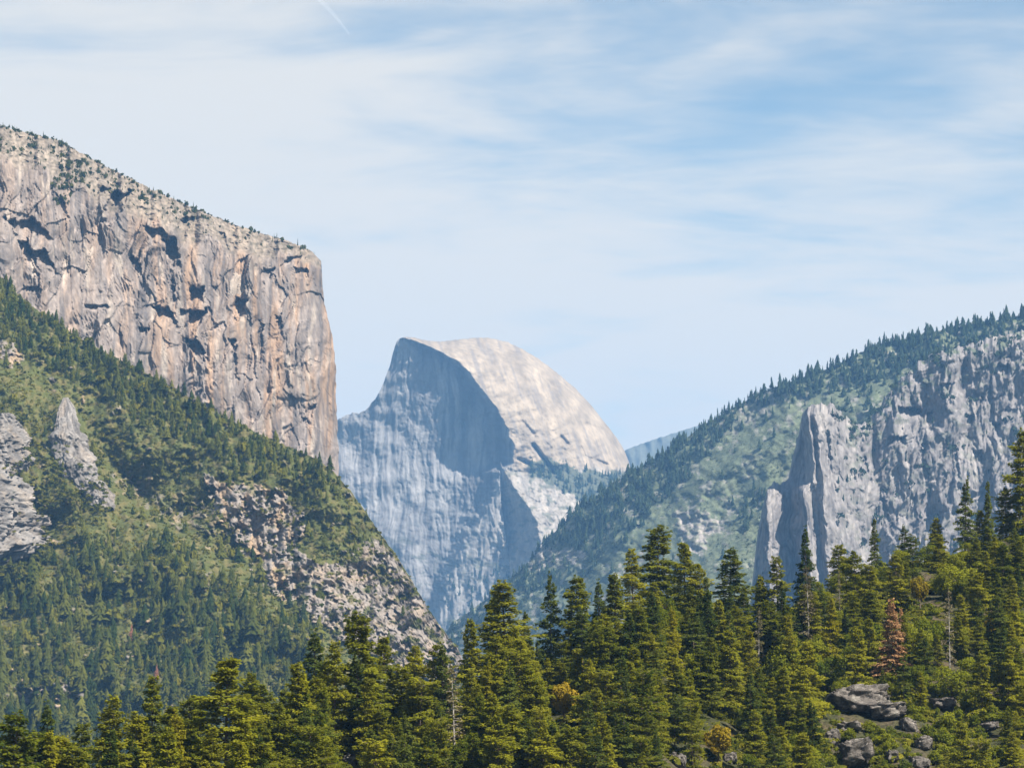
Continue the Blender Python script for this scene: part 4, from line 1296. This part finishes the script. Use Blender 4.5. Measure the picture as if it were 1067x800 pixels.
# ---- boulders ----------------------------------------------------------------
for (u, v, hw, hh, sd, tn, lab, Y_) in boulders:
    na, nb = 64, 40
    a = np.linspace(0, 2 * np.pi, na, endpoint=False)[None]
    b = np.linspace(-np.pi / 2, np.pi / 2, nb)[:, None]
    d = np.stack([np.cos(b) * np.cos(a), np.cos(b) * np.sin(a), np.sin(b) + 0 * a], -1)
    pw = .62
    e = np.sign(d) * np.abs(d) ** pw
    k = 1 + .16 * fbm(d[..., 0] * 1.6 + sd * 7, d[..., 1] * 1.6 + d[..., 2] * 1.9, 4, 900 + sd)
    bb, rr, tl = cells(d[..., 0] * 1.7 + sd * 3 + d[..., 2], d[..., 1] * 1.7 + d[..., 2] * 1.2, 920 + sd)
    k = k + .34 * (rr - .5) + .42 * tl + .05 * ridged(d[..., 0] * 4 + sd, d[..., 1] * 4 + d[..., 2] * 5, 3, 960 + sd)
    m_ = Y_ / F
    X = e * k[..., None] * np.array([hw * m_ * .82, hw * m_ * .75, hh * m_ * .8])
    X[..., 2] += X[..., 0] * random.uniform(-.25, .25) - X[..., 1] * .15
    C = np.zeros(X.shape) + np.array([.165, .145, .125]) * tn
    C = lerp(C, np.array([.06, .055, .05]), (np.exp(-bb * 16) * .7)[..., None])
    C = lerp(C, np.array([.25, .235, .20]), (sst(.2, .6, fbm(d[..., 0] * 3 + sd, d[..., 1] * 3 + d[..., 2] * 3, 4, 970 + sd)) * .5)[..., None])
    C = C * np.clip(1 + .35 * (rr - .5) + .45 * fbm(d[..., 0] * 4, d[..., 1] * 4 + d[..., 2] * 3, 4, 940 + sd), .5, 1.4)[..., None]
    i = np.arange(na * nb).reshape(nb, na)
    j = np.roll(i, -1, 1)
    Fq = np.stack([i[:-1].ravel(), j[:-1].ravel(), j[1:].ravel(), i[1:].ravel()], 1)
    me = mesh_np('boulder', X.reshape(-1, 3), Fq, M_BOULDER, {"col": C.reshape(-1, 3)}, True)
    ob = link('boulder', me)
    ob.location = P(u, v, Y_)
    tag(ob, lab, 'boulder', 'boulders in the wood')

# ---- single trees that stand out on the hillside ------------------------------
mcv, mcf = mid_conifer(333, 12, 9)
M_RUST2 = leaf_material('hillside_rust_needles', (.13, .06, .035), (.22, .10, .06), .2)
M_MID2 = leaf_material('hillside_single_needles', (.020, .032, .014), (.045, .058, .020), .2)
tone_ = np.clip(.4 + np.random.default_rng(8).normal(0, .2, len(mcv)), 0, 1)
me_d = mesh_np('hill_conifer_crown', mcv, mcf, M_MID2, {"tone": tone_})
me_r = mesh_np('hill_dead_crown', mcv, mcf, M_RUST2, {"tone": tone_})
tv, tf = tube([(0, 0, -.05), (0, 0, .95)], [.022, .004])
me_t = mesh_np('hill_conifer_trunk', tv, tf, M_BARK)
HT = [(333, 489, 23, 'd', "dark lone conifer at the foot of the great cliff's vertical edge"), (55, 338, 16, 'd', 'dark conifer spire against the pale cliff above the pinnacle'), (192, 412, 19, 'd', 'dark conifer against the cliff foot below the small black overhang'),
      (95, 590, 24, 'd', 'tall dark conifer in the shrub slope below the pinnacle, thicker one'), (78, 592, 22, 'd', 'tall dark conifer just beside the thicker one below the pinnacle'), (316, 648, 25, 'd', 'dark conifer at the base of the boulder slope'),
      (302, 632, 20, 'd', 'dark conifer touching the foot of the tan rock scar'), (262, 612, 19, 'd', 'dark conifer on the spur just below the tan rock scar'), (137, 668, 20, 'r', 'faded reddish brown dead conifer in the dark hillside wood'), (163, 708, 18, 'r', 'rust red dead conifer just above the skyline firs'),
      (300, 575, 12, 'd', 'small dark conifer growing in the tan rock scar'), (364, 560, 14, 'd', 'small dark conifer above the boulder slope')]
for (u, v, h, k, lab) in HT:
    root = bpy.data.objects.new('hillside_conifer' if k == 'd' else 'hillside_dead_conifer', None)
    COL.objects.link(root)
    p = P(u, v, hill_depth(u, v))
    root.location = (p[0], p[1], p[2] - .5)
    root.scale = (h * 1.05, h * 1.05, h)
    root.rotation_euler[2] = random.uniform(0, 6)
    root.empty_display_size = .01
    tag(root, lab, 'conifer' if k == 'd' else 'dead tree')
    link('crown', me_d if k == 'd' else me_r, root)
    link('trunk', me_t, root)

# =================================================================== SKY, AIR, LIGHT
SUN_EL, SUN_AZ = math.radians(50), math.radians(128)     # azimuth clockwise from the view direction
sd_ = np.array([math.cos(SUN_EL) * math.sin(SUN_AZ), math.cos(SUN_EL) * math.cos(SUN_AZ), math.sin(SUN_EL)])
from mathutils import Vector
sl = bpy.data.lights.new('sun', 'SUN')
sl.energy, sl.angle, sl.color = 5.0, math.radians(.5), (1, .94, .86)
so = link('sun', sl)
so.rotation_euler = Vector(sd_).to_track_quat('Z', 'Y').to_euler()
so.location = (300, -200, 600)

world = bpy.data.worlds.new("World")
scene.world = world
world.use_nodes = True
nt = world.node_tree
nt.nodes.clear()
L = nt.links
out = nt.nodes.new('ShaderNodeOutputWorld')
bg = nt.nodes.new('ShaderNodeBackground')
sky = N(nt, 'ShaderNodeTexSky', sky_type='NISHITA')
sky.sun_disc = False
sky.sun_elevation, sky.sun_rotation = SUN_EL, SUN_AZ
sky.altitude, sky.air_density, sky.dust_density, sky.ozone_density = 1300, 1., .6, 1.2
tc = nt.nodes.new('ShaderNodeTexCoord')
sep = nt.nodes.new('ShaderNodeSeparateXYZ')
L.new(tc.outputs['Generated'], sep.inputs[0])


def M(op, a, b=None, c=None, clamp=False):
    n = N(nt, 'ShaderNodeMath', operation=op, use_clamp=clamp)
    for i, v in enumerate((a, b, c)):
        if v is None:
            continue
        if isinstance(v, (int, float)):
            n.inputs[i].default_value = v
        else:
            L.new(v, n.inputs[i])
    return n.outputs[0]


# a cirrus sheet high above: the view ray meets a plane
zz = M('ADD', M('MAXIMUM', sep.outputs[2], 0.), .13)
cxn, cyn = M('DIVIDE', sep.outputs[0], zz), M('DIVIDE', sep.outputs[1], zz)
cmb = nt.nodes.new('ShaderNodeCombineXYZ')
L.new(cxn, cmb.inputs[0])
L.new(cyn, cmb.inputs[1])


def cloud_noise(sx, sy, rot, off, det, dist):
    mp = N(nt, 'ShaderNodeMapping')
    mp.inputs['Scale'].default_value = (sx, sy, 1)
    mp.inputs['Rotation'].default_value = (0, 0, rot)
    mp.inputs['Location'].default_value = off
    L.new(cmb.outputs[0], mp.inputs[0])
    n = N(nt, 'ShaderNodeTexNoise', Scale=1., Detail=det, Roughness=.55, Distortion=dist)
    L.new(mp.outputs[0], n.inputs['Vector'])
    return n.outputs['Fac']


nA = cloud_noise(1.1, .9, .5, (3.1, 1.2, 0), 4., .4)
nB = cloud_noise(2.4, 3.6, -.6, (.4, 5.2, 0), 4., .5)
nC = cloud_noise(9., 16., -.3, (2.4, .2, 0), 6., .5)
low_ = M('MULTIPLY_ADD', sep.outputs[2], -2.0, .69)                   # the sheet closes towards the horizon
cov = M('ADD', M('ADD', M('MULTIPLY', nA, 1.2), M('MULTIPLY', nB, .9)), M('MULTIPLY', nC, .22))
cov = M('ADD', cov, low_)
ramp = N(nt, 'ShaderNodeMapRange', interpolation_type='SMOOTHSTEP')
ramp.inputs['From Min'].default_value = 1.05
ramp.inputs['From Max'].default_value = 1.62
ramp.inputs['To Min'].default_value = .10
ramp.inputs['To Max'].default_value = .92
L.new(cov, ramp.inputs['Value'])
cm_ = N(nt, 'ShaderNodeMix', data_type='RGBA')
cm_.inputs[7].default_value = (7.2, 6.85, 6.25, 1)
L.new(ramp.outputs[0], cm_.inputs[0])
tint = N(nt, 'ShaderNodeMix', data_type='RGBA', blend_type='MULTIPLY')
tint.inputs[0].default_value = 1
tint.inputs[7].default_value = (.95, 1.12, 1.04, 1)
L.new(sky.outputs[0], tint.inputs[6])
L.new(tint.outputs[2], cm_.inputs[6])
L.new(cm_.outputs[2], bg.inputs['Color'])
bg.inputs['Strength'].default_value = .052
L.new(bg.outputs[0], out.inputs['Surface'])

# the air
bx = (-4500, 4500, -300, 18500, -1, 1900)
hv = np.array([[bx[i], bx[2 + j], bx[4 + k]] for i in (0, 1) for j in (0, 1) for k in (0, 1)], float)
hf = np.array([[0, 1, 3, 2], [4, 6, 7, 5], [0, 4, 5, 1], [2, 3, 7, 6], [0, 2, 6, 4], [1, 5, 7, 3]])
m, hnt, ho = nodes('air')
pv = hnt.nodes.new('ShaderNodeVolumePrincipled')
pv.inputs['Color'].default_value = (.24, .54, 1., 1)
pv.inputs['Density'].default_value = 3.2e-5
pv.inputs['Density Attribute'].default_value = ''
pv.inputs['Temperature Attribute'].default_value = ''
pv.inputs['Anisotropy'].default_value = 0.
hnt.links.new(pv.outputs[0], ho.inputs['Volume'])
try:
    m.cycles.homogeneous_volume = True
except Exception:
    pass
tag(link('haze', mesh_np('haze', hv, hf, m)), 'thin blue summer haze filling the valley', 'haze', kind='stuff')

# the old contrail high above
m, cnt_, co_ = nodes('contrail_ice')
dn = N(cnt_, 'ShaderNodeBsdfDiffuse', Color=(.9, .92, .95, 1))
tr = cnt_.nodes.new('ShaderNodeBsdfTransparent')
mx = cnt_.nodes.new('ShaderNodeMixShader')
mx.inputs[0].default_value = .035
cnt_.links.new(tr.outputs[0], mx.inputs[1])
cnt_.links.new(dn.outputs[0], mx.inputs[2])
cnt_.links.new(mx.outputs[0], co_.inputs['Surface'])
a_, b_ = P(324, -8, 38000.), P(364, 36, 38000.)
tt = np.linspace(0, 1, 14)[:, None]
cv, cf_ = limb(a_, b_, 32., 16., 40., 8, 14)
tag(link('contrail', mesh_np('contrail', cv, cf_, m, smooth=True)), 'short faint white contrail slanting down high in the sky', 'contrail')

# =================================================================== CAMERA
cam = bpy.data.cameras.new('camera')
co = link('camera', cam)
co.location = (0, 0, CZ)
co.rotation_euler = (math.pi / 2 + PITCH, 0, 0)
cam.sensor_width = 36
cam.sensor_fit = 'HORIZONTAL'
cam.lens = 36 * F / 1067
cam.clip_start, cam.clip_end = 1, 90000
scene.camera = co

vs_ = scene.view_settings
vs_.view_transform, vs_.look, vs_.gamma, vs_.use_curve_mapping = 'Standard', 'None', 1, False
vs_.exposure = 1.3
scene.render.engine = 'CYCLES'
cy = scene.cycles
cy.max_bounces, cy.diffuse_bounces, cy.glossy_bounces, cy.transmission_bounces, cy.volume_bounces, cy.transparent_max_bounces = 5, 3, 1, 3, 0, 6
cy.use_denoising = True
cy.use_adaptive_sampling = False
